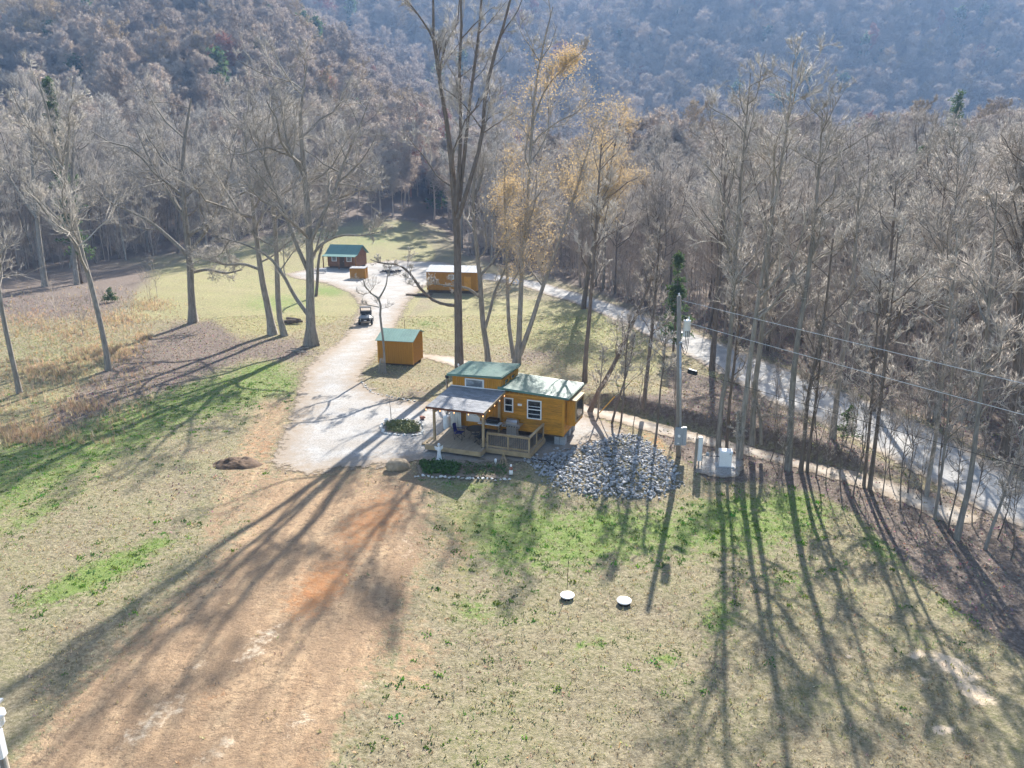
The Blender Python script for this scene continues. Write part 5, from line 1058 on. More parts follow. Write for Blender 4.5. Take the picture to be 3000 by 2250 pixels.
# ---------------------------------------------------------------- beside the deck
def gr(u, w): P = cl(u, w); return (P[0], P[1], float(hz(P[0], P[1])) + 0.045)
b = thing('barrel', 'pale plastic barrel beside the porch post at the left of the deck', 'barrel', gr(-0.55, 4.35), TH)
MB().lathe([(0.26, 0), (0.28, 0.03), (0.29, 0.3), (0.28, 0.34), (0.29, 0.38), (0.29, 0.62), (0.28, 0.66), (0.285, 0.9), (0.25, 0.96), (0.05, 0.97)], m=18).build('body', cloth_w, b, smooth=True)
b = thing('trash_can', 'galvanised trash can next to the pale barrel by the deck', 'trash can', gr(0.0 - 0.05, 4.75), TH)
MB().lathe([(0.22, 0), (0.26, 0.6), (0.275, 0.61), (0.275, 0.64), (0.26, 0.645)], m=18).build('body', galv, b, smooth=True); MB().lathe([(0.285, 0.65), (0.285, 0.675), (0.2, 0.72), (0.03, 0.75)], m=18).build('lid', galv, b, smooth=True)
s = thing('side_stairs', 'grey wooden stair with dark opening beyond the white curtain', 'stairs', gr(-0.02, 5.4), TH)
for k in range(3): bx('tread', wood_grey, s, -0.9 + 0.28 * k, -0.6 + 0.28 * k, -0.45, 0.6, 0.12 + 0.16 * k, 0.16 + 0.16 * k)
for q in (-0.5, 0.62): MB().beam((-0.92, q, 0.06), (0.0, q, 0.58), 0.05, 0.2).build('stringer', wood_grey, s)
MB().beam((-0.9, -0.5, 0.9), (0.0, -0.5, 1.42), 0.05, 0.09).build('handrail', wood_grey, s)
for k in (0, 1): MB().beam((-0.85 + 0.8 * k, -0.5, 0.02), (-0.85 + 0.8 * k, -0.5, 0.93 + 0.46 * k), 0.08, 0.08).build('post', wood_grey, s)
w_ = thing('weather_station', 'thin white weather station mast behind the left corner of the cabin', 'weather station', gr(-0.75, 4.15 + 3.1))
MB().tube([(0, 0, -0.2), (0, 0, 3.7)], 0.022, 6).build('mast', white_p, w_); MB().beam((-0.22, 0, 3.72), (0.22, 0, 3.72), 0.03, 0.03).build('arm', white_p, w_)
MB().lathe([(0.03, 3.74), (0.07, 3.78), (0.07, 3.90), (0.02, 3.93)], (-0.2, 0, 0), 10).build('sensor', white_p, w_)
for k in range(3):
    a = k * 2.094; MB().tube([(0.2, 0, 3.86), (0.2 + 0.1 * math.cos(a), 0.1 * math.sin(a), 3.86)], 0.008, 4).lathe([(0.035, 3.83), (0.03, 3.89)], (0.2 + 0.12 * math.cos(a), 0.12 * math.sin(a), 0), 8).build('wind_cup', black_m, w_)
w_ = thing('wooden_post', 'short grey post with dark lantern cap at the left corner of the cabin', 'post', gr(-0.62, 4.6))
MB().tube([(0, 0, -0.2), (0, 0, 3.55)], 0.06, 8).build('shaft', wood_grey, w_); MB().lathe([(0.06, 3.55), (0.12, 3.58), (0.12, 3.70), (0.14, 3.72), (0.05, 3.78)], m=10).build('lantern', black_m, w_)

# ---------------------------------------------------------------- beds, stones, garden things
sprotos = [stone_mesh('stone', 900 + k, flat=0.55 + 0.06 * (k % 5)) for k in range(8)]
for m_ in sprotos: m_.materials.append(stone_m)
rip = thing('riprap_bank', 'bank of loose grey broken rock sloping off the cabin pad to the lawn', 'rocks', tuple(gpv(1330, 1000)), 0)
r_ = np.random.default_rng(33); RB = np.array(rip.location)
xs = r_.uniform(min(p[0] for p in RIP), max(p[0] for p in RIP), 14000); ys = r_.uniform(min(p[1] for p in RIP), max(p[1] for p in RIP), 14000)
sd = poly_sd(xs, ys, RIP); uu_, vv_, _ = project(np.stack([xs, ys, hz(xs, ys)], 1))
ok = (sd < -0.05 - 0.25 * r_.random(14000)) | ((sd < 0.55 * r_.random(14000) ** 3) & (r_.random(14000) < 0.35)); xs, ys = xs[ok][:3600], ys[ok][:3600]; n = len(xs); sizes = (0.07 + 0.18 * r_.random(n) ** 1.6) * np.where(r_.random(n) < 0.06, 1.5, 1)
heap = 0.12 * np.clip(-poly_sd(xs, ys, RIP) / 1.0, 0, 1)
zs = hz(xs, ys) + heap * r_.random(n) + 0.03; order = np.argsort(-sizes / np.hypot(xs, ys)); top = order[:300]
for i in top:
    o = link('stone', sprotos[i % 8], None, rip, tuple(np.array([xs[i], ys[i], zs[i] + 0.05]) - RB)); o.scale = (sizes[i],) * 3; o.rotation_euler = (r_.uniform(-0.6, 0.6), r_.uniform(-0.6, 0.6), r_.uniform(0, 6.28))
def merge_stones(idx, X, Y, Zz, S_, name, parent, base):
    Vs, Fs, Cs, off = [], [], [], 0; arr = [mesh_arrays(m_) for m_ in sprotos]
    for i in idx:
        v, f = arr[i % 8]; a, b, c = r_.uniform(0, 6.28, 3); ca, sa, cb, sb = math.cos(a), math.sin(a), math.cos(b * 0.12), math.sin(b * 0.12)
        M_ = np.array([[ca, -sa, 0], [sa, ca, 0], [0, 0, 1]]) @ np.array([[1, 0, 0], [0, cb, -sb], [0, sb, cb]])
        q = (v * S_[i]) @ M_.T + np.array([X[i], Y[i], Zz[i]]) - base; Vs.append(q); Fs.append(f + off); off += len(v); t = r_.uniform(0.20, 0.48); Cs.append(np.repeat([[t, t * 1.0, t * 1.02]], len(v), 0))
    me = mesh_np(name, np.concatenate(Vs), np.concatenate(Fs)); add_color(me, 'tint', np.concatenate(Cs)); o = link(name, me, stonebed_m, parent); o['kind'] = 'stuff'; return o
merge_stones(order[300:], xs, ys, zs, sizes, 'rock_mass', rip, RB)
MB().tube([tuple(np.array(cl(6.75, 0.95, 0.12)) - RB), tuple(gpv(1180, 1000) - RB + [0, 0, 0.15]), tuple(gpv(1205, 1020) - RB + [0, 0, 0.18])], 0.035, 6).build('drain_pipe', rubber, rip)
swp = [stone_mesh('stone', 950 + k, flat=0.6) for k in range(6)]
for m_ in swp: m_.materials.append(stone_w)
def edging(label, path, spacing, size, closed=False, seed=1):
    r = random.Random(seed); P = [gpv(*p) for p in path]; base = P[0].copy(); t = thing('stone_edging', label, 'stone edging', tuple(base))
    if closed: P.append(P[0])
    acc = 0.0
    for a, b in zip(P[:-1], P[1:]):
        L_ = np.linalg.norm(b - a); s = acc
        while s < L_:
            q = a + (b - a) * s / L_; sz = size * r.uniform(0.7, 1.3); x, y = q[0] + r.gauss(0, 0.04), q[1] + r.gauss(0, 0.04)
            o = link('stone', swp[r.randrange(6)], None, t, (x - base[0], y - base[1], float(hz(x, y)) + sz * 0.2 + 0.04 - base[2])); o.scale = (sz * 1.1, sz, sz); o.rotation_euler = (r.uniform(-0.3, 0.3), r.uniform(-0.3, 0.3), r.uniform(0, 6.28)); s += size * spacing * r.uniform(0.85, 1.2)
        acc = s - L_
    return t
edging('row of white stones edging the flower bed below the deck', [(897, 1031), (940, 1033), (985, 1034), (1030, 1036), (1070, 1038), (1104, 1038)], 1.0, 0.24, seed=1)
edging('ring of pale stones round the oval island bed in the drive', [(822, 925), (830, 938), (860, 941), (890, 943), (912, 941), (916, 928), (910, 915), (885, 910), (850, 910), (830, 914)], 1.05, 0.24, True, seed=2)
edging('line of pale stones edging the leafy patch beside the drive', [(782, 826), (790, 838), (805, 850), (835, 857), (875, 865), (905, 870)], 1.7, 0.20, seed=3)
def bed_plants(name, label, poly, n, h, mtl, seed, leaf=0.07):
    r = np.random.default_rng(seed); P = wpoly(poly); xs_ = r.uniform(min(p[0] for p in P), max(p[0] for p in P), n * 6); ys_ = r.uniform(min(p[1] for p in P), max(p[1] for p in P), n * 6)
    cx_, cy_ = xs_[:40], ys_[:40]; near = np.min(np.hypot(xs_[:, None] - cx_[None], ys_[:, None] - cy_[None]), 1) < 0.35
    ok = (poly_sd(xs_, ys_, P) < -0.05) & near; xs_, ys_ = xs_[ok][:n], ys_[ok][:n]; base = np.array([xs_.mean(), ys_.mean(), 0.0]); base[2] = float(hz(base[0], base[1]))
    m_ = len(xs_); tips = np.stack([xs_, ys_, hz(xs_, ys_) + 0.05 + r.random(m_) * h], 1)[:, None, :] - base
    me = leaf_cloud(tips, m_ * 5, leaf, r, name, mtl, 0.06); o = link(name, me, mtl); o.location = tuple(base); tag(o, label, 'ground cover', kind='stuff'); return o
soil = sheet('flower_bed_soil', wpoly([(900, 1005), (935, 998), (1000, 1002), (1090, 1006), (1102, 1036), (1040, 1034), (960, 1031), (900, 1029)]), sheet_material('bed_soil', (0.20, 0.145, 0.10), (0.15, 0.105, 0.07), (0.09, 0.065, 0.045), 9), 0.3, 0.07, 0.2, 0.4)
soil2 = sheet('island_bed_soil', wpoly([(826, 925), (835, 936), (870, 940), (908, 940), (912, 922), (880, 912), (840, 914)]), MATS.get('bed_soil') or bpy.data.materials['bed_soil'], 0.3, 0.09, 0.1, 0.3)
bed_plants('bed_groundcover', 'dark green ground cover at the left of the flower bed below the deck', [(905, 1003), (965, 998), (1000, 1010), (985, 1030), (915, 1026)], 700, 0.22, shrub_g, 81)
bed_plants('bed_grass', 'thin dark green growth at the right of the flower bed below the deck', [(1000, 1003), (1095, 1006), (1098, 1033), (1000, 1030)], 250, 0.10, shrub_g, 82, 0.05)
bed_plants('island_groundcover', 'green and yellowish plants filling the oval island bed', [(830, 920), (850, 912), (905, 916), (910, 938), (870, 939), (838, 934)], 700, 0.20, shrub_p, 83)
b = thing('boulder', 'single big tan boulder where the gravel drive meets bare earth', 'boulder', tuple(gp(1166, 1372)), 0.3)
bm = bmesh.new(); bmesh.ops.create_icosphere(bm, subdivisions=3, radius=0.5)
from mathutils import noise as mnoise
for v in bm.verts:
    k = 1 + 0.22 * mnoise.noise(v.co * 2.2 + Vector((3, 1, 7))) + 0.07 * mnoise.noise(v.co * 7); v.co = Vector((v.co.x * 1.45 * k, v.co.y * 0.95 * k, max(v.co.z * 0.85 * k, -0.2)))
me = bpy.data.meshes.new('rock'); bm.to_mesh(me); bm.free(); link('rock', me, boulder_m, b, (0, 0, 0.15))
b = thing('red_boulder', 'small reddish stone at the right end of the island bed', 'stone', tuple(gpv(912, 907)), 0)
o = link('rock', stone_mesh('rock', 777, 0.8, 20), terra, b, (0, 0, 0.18)); o.scale = (0.55, 0.4, 0.45)
m_ = thing('dirt_mound', 'low dark mound of turned soil at the left of the drive', 'dirt mound', tuple(gpv(508, 1003)))
vs, fs = [], []; nr, ns = 16, 44
for i in range(nr + 1):
    t = i / nr
    for j in range(ns):
        a = 6.2832 * j / ns; rr = t * (1 + 0.18 * mnoise.noise(Vector((math.cos(a) * 1.5, math.sin(a) * 1.5, 4)))); h = 0.42 * (1 - t ** 2) * (1 + 0.6 * mnoise.noise(Vector((math.cos(a) * rr * 3, math.sin(a) * rr * 3, 1)))) - 0.08 + 0.10 * (1 - t) ** 0.5 * mnoise.noise(Vector((math.cos(a) * rr * 9, math.sin(a) * rr * 9, 5)))
        vs.append((1.55 * rr * math.cos(a), 1.15 * rr * math.sin(a), h))
for i in range(nr):
    for j in range(ns): fs.append((i * ns + j, i * ns + (j + 1) % ns, (i + 1) * ns + (j + 1) % ns, (i + 1) * ns + j))
MB().add(vs, fs).build('soil', soil_m, m_, smooth=True)
def at_px(u, v): return tuple(gp(u, v) + np.array([0, 0, 0.05]))
f = thing('garden_statue', 'white angel figure standing in the flower bed below the deck', 'statue', at_px(1287, 1348), 0.2)
MB().lathe([(0.17, 0), (0.17, 0.06), (0.13, 0.07), (0.15, 0.12), (0.12, 0.35), (0.10, 0.52), (0.13, 0.66), (0.12, 0.78), (0.05, 0.83), (0.045, 0.86), (0.085, 0.90), (0.095, 0.97), (0.07, 1.04), (0.02, 1.07)], m=14).build('body', white_p, f, smooth=True)
for s in (-1, 1): MB().add([(s * 0.05, 0.07, 0.55), (s * 0.24, 0.12, 0.62), (s * 0.27, 0.12, 0.85), (s * 0.10, 0.08, 0.80), (s * 0.05, 0.11, 0.55), (s * 0.24, 0.15, 0.62), (s * 0.27, 0.15, 0.85), (s * 0.10, 0.12, 0.80)], [(0, 1, 2, 3), (4, 7, 6, 5), (0, 4, 5, 1), (1, 5, 6, 2), (2, 6, 7, 3), (3, 7, 4, 0)]).build('wing', white_p, f)
f = thing('solar_light', 'small white garden light between statue and stick trellis', 'garden light', at_px(1452, 1362))
MB().tube([(0, 0, -0.05), (0, 0, 0.12)], 0.02, 6).build('stake', white_p, f); MB().lathe([(0.06, 0.12), (0.075, 0.14), (0.075, 0.30), (0.06, 0.34), (0.02, 0.36)], m=12).build('lamp', white_p, f, smooth=True)
f = thing('gnome_figure', 'small gnome figure with terracotta torso at the right end of the bed', 'figurine', at_px(1497, 1392))
MB().lathe([(0.11, 0), (0.12, 0.12), (0.10, 0.24), (0.06, 0.28)], m=12).build('base', white_p, f, smooth=True); MB().lathe([(0.07, 0.28), (0.10, 0.36), (0.08, 0.46), (0.05, 0.48)], m=12).build('torso', terra, f, smooth=True); MB().lathe([(0.045, 0.48), (0.07, 0.54), (0.06, 0.60), (0.02, 0.63)], m=12).build('head', white_p, f, smooth=True)
f = thing('stick_trellis', 'teepee of brown sticks leaning under the railing corner', 'trellis', at_px(1475, 1366))
for k in range(7):
    a = k * 0.9; MB().tube([(0.30 * math.cos(a), 0.22 * math.sin(a), -0.05), (0.05 * math.cos(a + 3), 0.05 * math.sin(a + 3), 0.95 + 0.05 * (k % 3))], 0.014, 5).build('stick', lumber, f)
f = thing('island_sapling', 'thin leafless sapling in the island bed', 'sapling', at_px(1146, 1248))
MB().tube([(0, 0, -0.05), (0.02, 0, 0.9), (-0.03, 0, 1.7), (0.0, 0, 2.3)], [0.03, 0.024, 0.015, 0.005], 6).build('trunk', bark_dark, f)
mb = MB()
for k in range(9):
    a = k * 2.4; z = 0.7 + 0.15 * k; mb.tube([(0, 0, z), (0.25 * math.cos(a), 0.25 * math.sin(a), z + 0.25), (0.35 * math.cos(a), 0.35 * math.sin(a), z + 0.5)], [0.009, 0.006, 0.003], 4)
mb.build('crown', twig_grey, f)
f = thing('flower_pot', 'white bucket at the back of the island bed beside the sapling', 'bucket', at_px(1132, 1243)); MB().lathe([(0.12, 0), (0.16, 0.30), (0.175, 0.31), (0.175, 0.34), (0.15, 0.34), (0.13, 0.08)], m=14).build('bucket', white_p, f, smooth=True)
for k, (u, v, lab) in enumerate([(1662, 1752, 'left round white septic lid, with a thin rod standing behind it'), (1828, 1768, 'right round white septic lid, standing alone in the lawn')]):
    P = gp(u, v); f = thing('septic_lid', lab, 'lid', tuple(P)); MB().lathe([(0.27, -0.1), (0.27, 0.12)], m=28).build('riser', rubber, f); MB().lathe([(0.30, 0.122), (0.31, 0.14), (0.305, 0.165), (0.25, 0.18), (0.05, 0.185)], m=32).build('cover', white_p, f)
    for j in range(6):
        a = j * math.pi / 3; MB().lathe([(0.018, 0.176), (0.018, 0.19)], (0.26 * math.cos(a), 0.26 * math.sin(a), 0), 6).build('bolt', galv, f)
P = gp(1663, 1742); f = thing('marker_rod', 'thin dark rod standing beside the left septic lid', 'rod', tuple(P + np.array([0, 0.36, 0]))); MB().tube([(0, 0, -0.2), (0.03, 0, 1.45), (0.06, 0, 1.30)], 0.012, 5).build('rod', black_m, f)

# ---------------------------------------------------------------- utility pole, wires, generator
P0 = gp(1989, 1338); Ypole = P0[1]; zt = at(1990, 867, Ypole)[2] - P0[2]
up = thing('utility_pole', 'grey wooden utility pole with transformer and metal conduit, right of the rock bank', 'utility pole', tuple(P0))
lean = -0.062
def pz(v): return at(1990, v, Ypole)[2] - P0[2]
def px_(z): return lean * z
MB().tube([(0, 0, -0.5), (px_(zt / 2), 0, zt / 2), (px_(zt), 0, zt)], [0.17, 0.15, 0.125], 12).build('shaft', wood_grey, up, smooth=True)
z1, z2 = pz(1255), pz(1008)
MB().tube([(px_(0.3) + 0.06, -0.19, 0.2), (px_(z1) + 0.06, -0.19, z1)], 0.045, 8).tube([(px_(z1) + 0.05, -0.2, z1), (px_(z2) + 0.05, -0.18, z2)], 0.065, 10).build('conduit', galv, up, smooth=True)
MB().lathe([(0.07, z2), (0.11, z2 + 0.03), (0.12, z2 + 0.12), (0.05, z2 + 0.2)], (px_(z2) + 0.05, -0.18, 0), 10).build('weatherhead', galv, up)
ma, mb_ = pz(1298), pz(1248)
mt_ = MB().cham(px_(ma) - 0.34, px_(ma) + 0.10, -0.40, -0.20, ma, mb_, 0.02).build('meter_box', grey_box, up); MB().cham(px_(ma) + 0.105, px_(ma) + 0.36, -0.38, -0.12, ma - 0.02, mb_ + 0.02, 0.02).build('breaker_box', grey_box, mt_)
MB().tube([(px_(ma) - 0.12, -0.40, (ma + mb_) / 2 + 0.05), (px_(ma) - 0.12, -0.47, (ma + mb_) / 2 + 0.05)], 0.085, 14).build('meter', white_p, mt_); bx('label_plate', white_p, mt_, px_(ma) - 0.2, px_(ma) - 0.08, -0.405, -0.401, ma + 0.1, ma + 0.16)
za, zb = pz(985), pz(938); tx = px_(za) + 0.42
tr = MB().lathe([(0.20, za), (0.215, za + 0.04), (0.215, zb - 0.06), (0.225, zb - 0.05), (0.225, zb), (0.10, zb + 0.05)], (tx, -0.05, 0), 18).build('transformer', white_metal, up, smooth=True)
for s in (-1, 1): MB().lathe([(0.03, 0), (0.05, 0.04), (0.03, 0.08), (0.05, 0.12), (0.02, 0.2)], (tx + s * 0.09, -0.05, zb + 0.03), 8).build('bushing', black_m if s < 0 else white_p, tr)
for k in range(3): MB().lathe([(0.025, 0), (0.025, 0.06)], (tx - 0.1 + 0.1 * k, -0.28, za + 0.3), 8).build('terminal', black_m, tr)
MB().beam((px_(za) + 0.1, 0, za + 0.2), (tx - 0.2, -0.03, za + 0.2), 0.06, 0.1).build('bracket', galv, tr)
for k in range(3):
    x0, x1 = px_(z2) + 0.05, tx - 0.1 + 0.11 * k; zlo = z2 - 0.45 - 0.22 * k; pts = []
    for i in range(13):
        t = i / 12; pts.append((x0 + (x1 - x0) * t + 0.12 * math.sin(t * 3.14), -0.25 - 0.03 * k, z2 + 0.1 + (za + 0.3 - z2 - 0.1) * t ** 2 - (z2 - zlo) * math.sin(math.pi * min(1, t * 1.15)) * (1 - 0.3 * t)))
    MB().tube(pts, 0.018, 5).build('drip_loop', rubber, up)
MB().lathe([(0.03, 0), (0.06, 0.03), (0.04, 0.08), (0.06, 0.12), (0.02, 0.18)], (px_(zt), 0, zt), 8).build('insulator', white_p, up)
# wires run on to the next pole, out of the picture at the right
W0 = np.array([P0[0] + px_(zt), P0[1]]); e = at(3000, 1116, 27.2); WD = np.array([e[0], e[1]]) - W0
def on_wire_plane(u, v):
    d = ray(u, v); nrm = np.array([-WD[1], WD[0]]); t = (W0 @ nrm) / (d[:2] @ nrm); return np.array([0, 0, CAMH]) + d * t
def wire(label, a, b, rad, sag, m_, name='power_line'):
    a, b = np.array(a), np.array(b); end = a + (b - a) * 1.9; pts = []
    for i in range(25):
        t = i / 24; q = a + (end - a) * t; q[2] -= sag * 4 * t * (1 - t); pts.append(tuple(q - a))
    o = thing(name, label, 'cable', tuple(a)); MB().tube(pts, rad, 5).build('wire', m_, o); return o
wire('upper pale overhead wire running right from the top of the pole', on_wire_plane(1998, 880), on_wire_plane(3000, 1116), 0.012, 0.10, white_metal)
wire('lower pale overhead wire running right from the transformer', on_wire_plane(2016, 946), on_wire_plane(3000, 1206), 0.012, 0.12, white_metal)
wire('black low cable running right from the splice box', on_wire_plane(1992, 1076), on_wire_plane(2836, 1315), 0.011, 0.10, rubber)
Q = on_wire_plane(2029, 1087); sb = thing('splice_box', 'black splice enclosure hanging on the low cable right of the pole', 'cable box', tuple(Q), math.atan2(WD[1], WD[0])); MB().cham(-0.33, 0.33, -0.10, 0.10, -0.19, 0.05, 0.03).build('housing', rubber, sb); MB().beam((-0.3, 0, 0.06), (0.3, 0, 0.06), 0.05, 0.03).build('hanger', galv, sb)
gm = thing('guy_wire', 'slanting guy wire with yellow plastic marker between cabin and pole', 'guy wire', at_px(1752, 1216)); Pq = np.array(on_wire_plane(1985, 960)) - np.array(gm.location)
Pq = np.array([P0[0] + px_(pz(960)), P0[1], P0[2] + pz(960)]) - np.array(gm.location)
MB().tube([(0, 0, 0), tuple(Pq)], 0.012, 5).build('cable', galv, gm); MB().tube([tuple(Pq * 0.01), tuple(Pq * 0.24)], 0.035, 6).build('marker', yellow_p, gm)
gn = thing('generator', 'white home standby generator on the small gravel pad', 'generator', at_px(2122, 1366), math.radians(-8))
MB().cham(-0.55, 0.55, -0.36, 0.36, -0.06, 0.05, 0.02).build('pad', block_m, gn); MB().cham(-0.36, 0.36, -0.30, 0.30, 0.052, 0.82, 0.03).build('body', white_p, gn)
MB().add(*(lambda pr: ([(x, y, z) for x in (-0.38, 0.38) for y, z in pr], [tuple(range(6, -1, -1)), tuple(range(7, 14))] + [(i, (i + 1) % 7, 7 + (i + 1) % 7, 7 + i) for i in range(7)]))([(-0.32, 0.823), (-0.32, 0.92), (-0.25, 1.02), (-0.05, 1.06), (0.2, 1.04), (0.31, 0.94), (0.32, 0.823)])).build('lid', white_p, gn)
for k in range(5): bx('louvre', grey_box, gn, 0.361, 0.370, -0.22, 0.22, 0.15 + 0.08 * k, 0.18 + 0.08 * k)
bx('latch', black_m, gn, 0.20, 0.28, -0.326, -0.321, 0.86, 0.89)
rk = thing('pipe_rack', 'low black pipe frame left of the generator', 'pipe frame', at_px(2080, 1366), math.radians(-8))
for x in (-0.5, 0.5): MB().tube([(x, 0, -0.1), (x, 0, 0.62)], 0.025, 6).build('leg', black_m, rk)
MB().tube([(-0.5, 0, 0.62), (0.5, 0, 0.62)], 0.03, 6).build('pipe', black_m, rk); MB().tube([(0.5, 0, 0.62), (0.95, 0.15, 0.4)], 0.02, 6).build('hose', black_m, rk)
MB().lathe([(0.05, 0.6), (0.11, 0.66), (0.11, 0.80), (0.04, 0.84)], (-0.2, 0, 0), 10).build('regulator', grey_box, rk)
pd = thing('meter_post', 'weathered post with tall pale grey utility pedestal left of the generator', 'utility post', at_px(2042, 1366))
MB().tube([(-0.12, 0, -0.2), (-0.12, 0.02, 1.75)], 0.075, 8).build('post', wood_grey, pd); MB().tube([(-0.1, 0.12, -0.2), (-0.1, 0.12, 2.05)], 0.03, 6).build('stake', lumber_dark, pd)
MB().cham(-0.03, 0.22, -0.14, 0.12, 0.35, 1.85, 0.03).build('pedestal', white_metal, pd); MB().tube([(0.08, 0, -0.1), (0.08, 0, 0.35)], 0.05, 8).build('conduit', galv, pd)
# pole top in the near left corner
cp = at(-28, 2100, 10.5); np_ = thing('light_pole', 'weathered pole with white lamp housing in the bottom left corner', 'pole', (cp[0], cp[1], float(hz(cp[0], cp[1])) ))
zb_ = cp[2] - np_.location.z
MB().tube([(0, 0, -0.5), (0, 0, zb_)], [0.13, 0.10], 12).build('shaft', wood_grey, np_, smooth=True)
MB().tube([(0.13, -0.05, 0), (0.11, -0.05, zb_ - 0.25)], 0.022, 6).build('conduit', galv, np_); MB().tube([(0.06, -0.12, 0), (0.05, -0.11, zb_ - 0.3)], 0.012, 6).build('conduit', white_p, np_); MB().tube([(-0.06, -0.13, 0), (-0.05, -0.13, zb_ - 0.9)], 0.02, 6).build('conduit', galv, np_)
MB().cham(-0.05, 0.17, -0.16, 0.02, zb_ - 0.75, zb_ - 0.22, 0.03).build('lamp_box', white_p, np_); MB().lathe([(0.05, zb_ - 0.25), (0.10, zb_ - 0.18), (0.10, zb_ - 0.06), (0.14, zb_ - 0.02), (0.13, zb_ + 0.05), (0.03, zb_ + 0.09)], (0.07, 0.05, 0), 12).build('lamp_head', white_p, np_, smooth=True)
bx('top_plate', galv, np_, -0.30, 0.05, -0.02, 0.30, zb_ + 0.10, zb_ + 0.14)

# ---------------------------------------------------------------- sheds and buildings beyond
def gable_shed(name, label, loc, rz, W_, D, h, hr, ridge_w, wall_m, roof_m, ribs, over=0.15, skid=0.18, groove=0.2):
    """front wall along +x at y=0; roof ridge parallel to the front at depth ridge_w"""
    s = thing(name, label, 'shed' if 'shed' in name else 'cabin', loc, rz); z0 = skid
    for y_ in (0.3, D - 0.5): bx('skid', lumber_dark, s, 0.1, W_ - 0.1, y_, y_ + 0.15, -0.1, z0 - 0.002)
    hb_ = h + (hr - h) * (D - ridge_w) * 0 + (h * 1.0 if ridge_w < D else hr)
    zb2 = h if ridge_w < D * 0.99 else hr
    if ridge_w < D * 0.99: zb2 = hr - (hr - h) * (D - ridge_w) / ridge_w if (D - ridge_w) < ridge_w else h
    prof = [(0, z0), (0, h), (ridge_w, hr), (D, zb2), (D, z0)]; n = 5
    MB().add([(x, y, z) for x in (0, W_) for y, z in prof], [tuple(range(n)), tuple(range(2 * n - 1, n - 1, -1))] + [(i, n + i, n + (i + 1) % n, (i + 1) % n) for i in range(n)]).build('wall', wall_m, s)
    k = int(W_ / groove); mb = MB()
    for i in range(1, k): mb.box(W_ * i / k - 0.018, W_ * i / k + 0.018, -0.014, -0.001, z0 + 0.02, h - 0.04)
    k = int(D / groove)
    for i in range(1, k):
        y_ = D * i / k; zt_ = h + (hr - h) * y_ / ridge_w if y_ < ridge_w else hr - (hr - zb2) * (y_ - ridge_w) / max(0.01, D - ridge_w)
        mb.box(W_ + 0.001, W_ + 0.014, y_ - 0.018, y_ + 0.018, z0 + 0.02, zt_ - 0.05)
    mb.build('siding_battens', wall_m, s)
    for x in (0, W_): bx('corner_trim', mustard_trim, s, x - 0.05 if x == 0 else x - 0.03, x + 0.03 if x == 0 else x + 0.05, -0.025, -0.0145, z0, h - 0.02)
    def slope(y0, z0_, y1, z1_, nm):
        d = math.hypot(y1 - y0, z1_ - z0_); t = 0.04
        r_o = MB().add([(-over, y0, z0_ + 0.02), (W_ + over, y0, z0_ + 0.02), (W_ + over, y1, z1_ + 0.02), (-over, y1, z1_ + 0.02), (-over, y0, z0_ + 0.02 + t), (W_ + over, y0, z0_ + 0.02 + t), (W_ + over, y1, z1_ + 0.02 + t), (-over, y1, z1_ + 0.02 + t)], [(0, 3, 2, 1), (4, 5, 6, 7), (0, 1, 5, 4), (1, 2, 6, 5), (2, 3, 7, 6), (3, 0, 4, 7)]).build(nm, roof_m, s)
        nr_ = int((W_ + 2 * over) / ribs)
        for i in range(nr_ + 1):
            x = -over + 0.03 + (W_ + 2 * over - 0.06) * i / nr_; MB().beam((x, y0, z0_ + 0.075), (x, y1, z1_ + 0.075), 0.04, 0.03).build('rib', roof_m, r_o)
    g1 = (hr - h) / ridge_w; slope(-0.22, h - 0.22 * g1, ridge_w, hr, 'roof')
    g2 = (hr - zb2) / max(0.01, D - ridge_w); slope(D + 0.2, zb2 - 0.2 * g2, ridge_w + 0.001, hr, 'roof')
    return s
PL, PR, PB = gp(1110, 1068), gp(1211, 1076), gp(1251, 1056); sz = math.atan2(PR[1] - PL[1], PR[0] - PL[0])
gable_shed('garden_shed', 'small windowless mustard shed with sun-glared green metal roof beside the drive', tuple(PL), sz, np.hypot(*(PR - PL)[:2]), 2.75, 2.35, 3.0, 1.75, mustard_shed, green_glare, 0.25)
PL, PR = gp(1252, 858), gp(1398, 862)
ws = gable_shed('long_shed', 'long mustard shed with white metal roof behind the tallest tree trunk', tuple(PL), math.atan2(PR[1] - PL[1], PR[0] - PL[0]), np.hypot(*(PR - PL)[:2]), 3.2, 3.15, 3.75, 2.6, mustard_shed, pale_roof, 0.45, skid=0.45)
wi = bx('window', glass_mid, ws, 3.35, 4.0, -0.03, -0.016, 2.15, 2.65)
for a in ((3.27, 4.08, 2.65, 2.73), (3.27, 4.08, 2.07, 2.15)): bx('frame', white_p, wi, a[0], a[1], -0.06, -0.016, a[2], a[3])
bx('frame', white_p, wi, 3.27, 3.35, -0.06, -0.016, 2.151, 2.649); bx('frame', white_p, wi, 4.0, 4.08, -0.06, -0.016, 2.151, 2.649)
bx('door', mustard_trim, ws, 5.6, 6.6, -0.045, -0.016, 0.5, 2.5)
PL2 = gp(962, 784); bc = gable_shed('log_cabin', 'brown log cabin with green roof at the back of the clearing', tuple(PL2), math.radians(-14), 5.6, 4.6, 2.5, 4.0, 2.3, logwall, green_metal, 0.5, over=0.5, skid=0.3, groove=0.5)
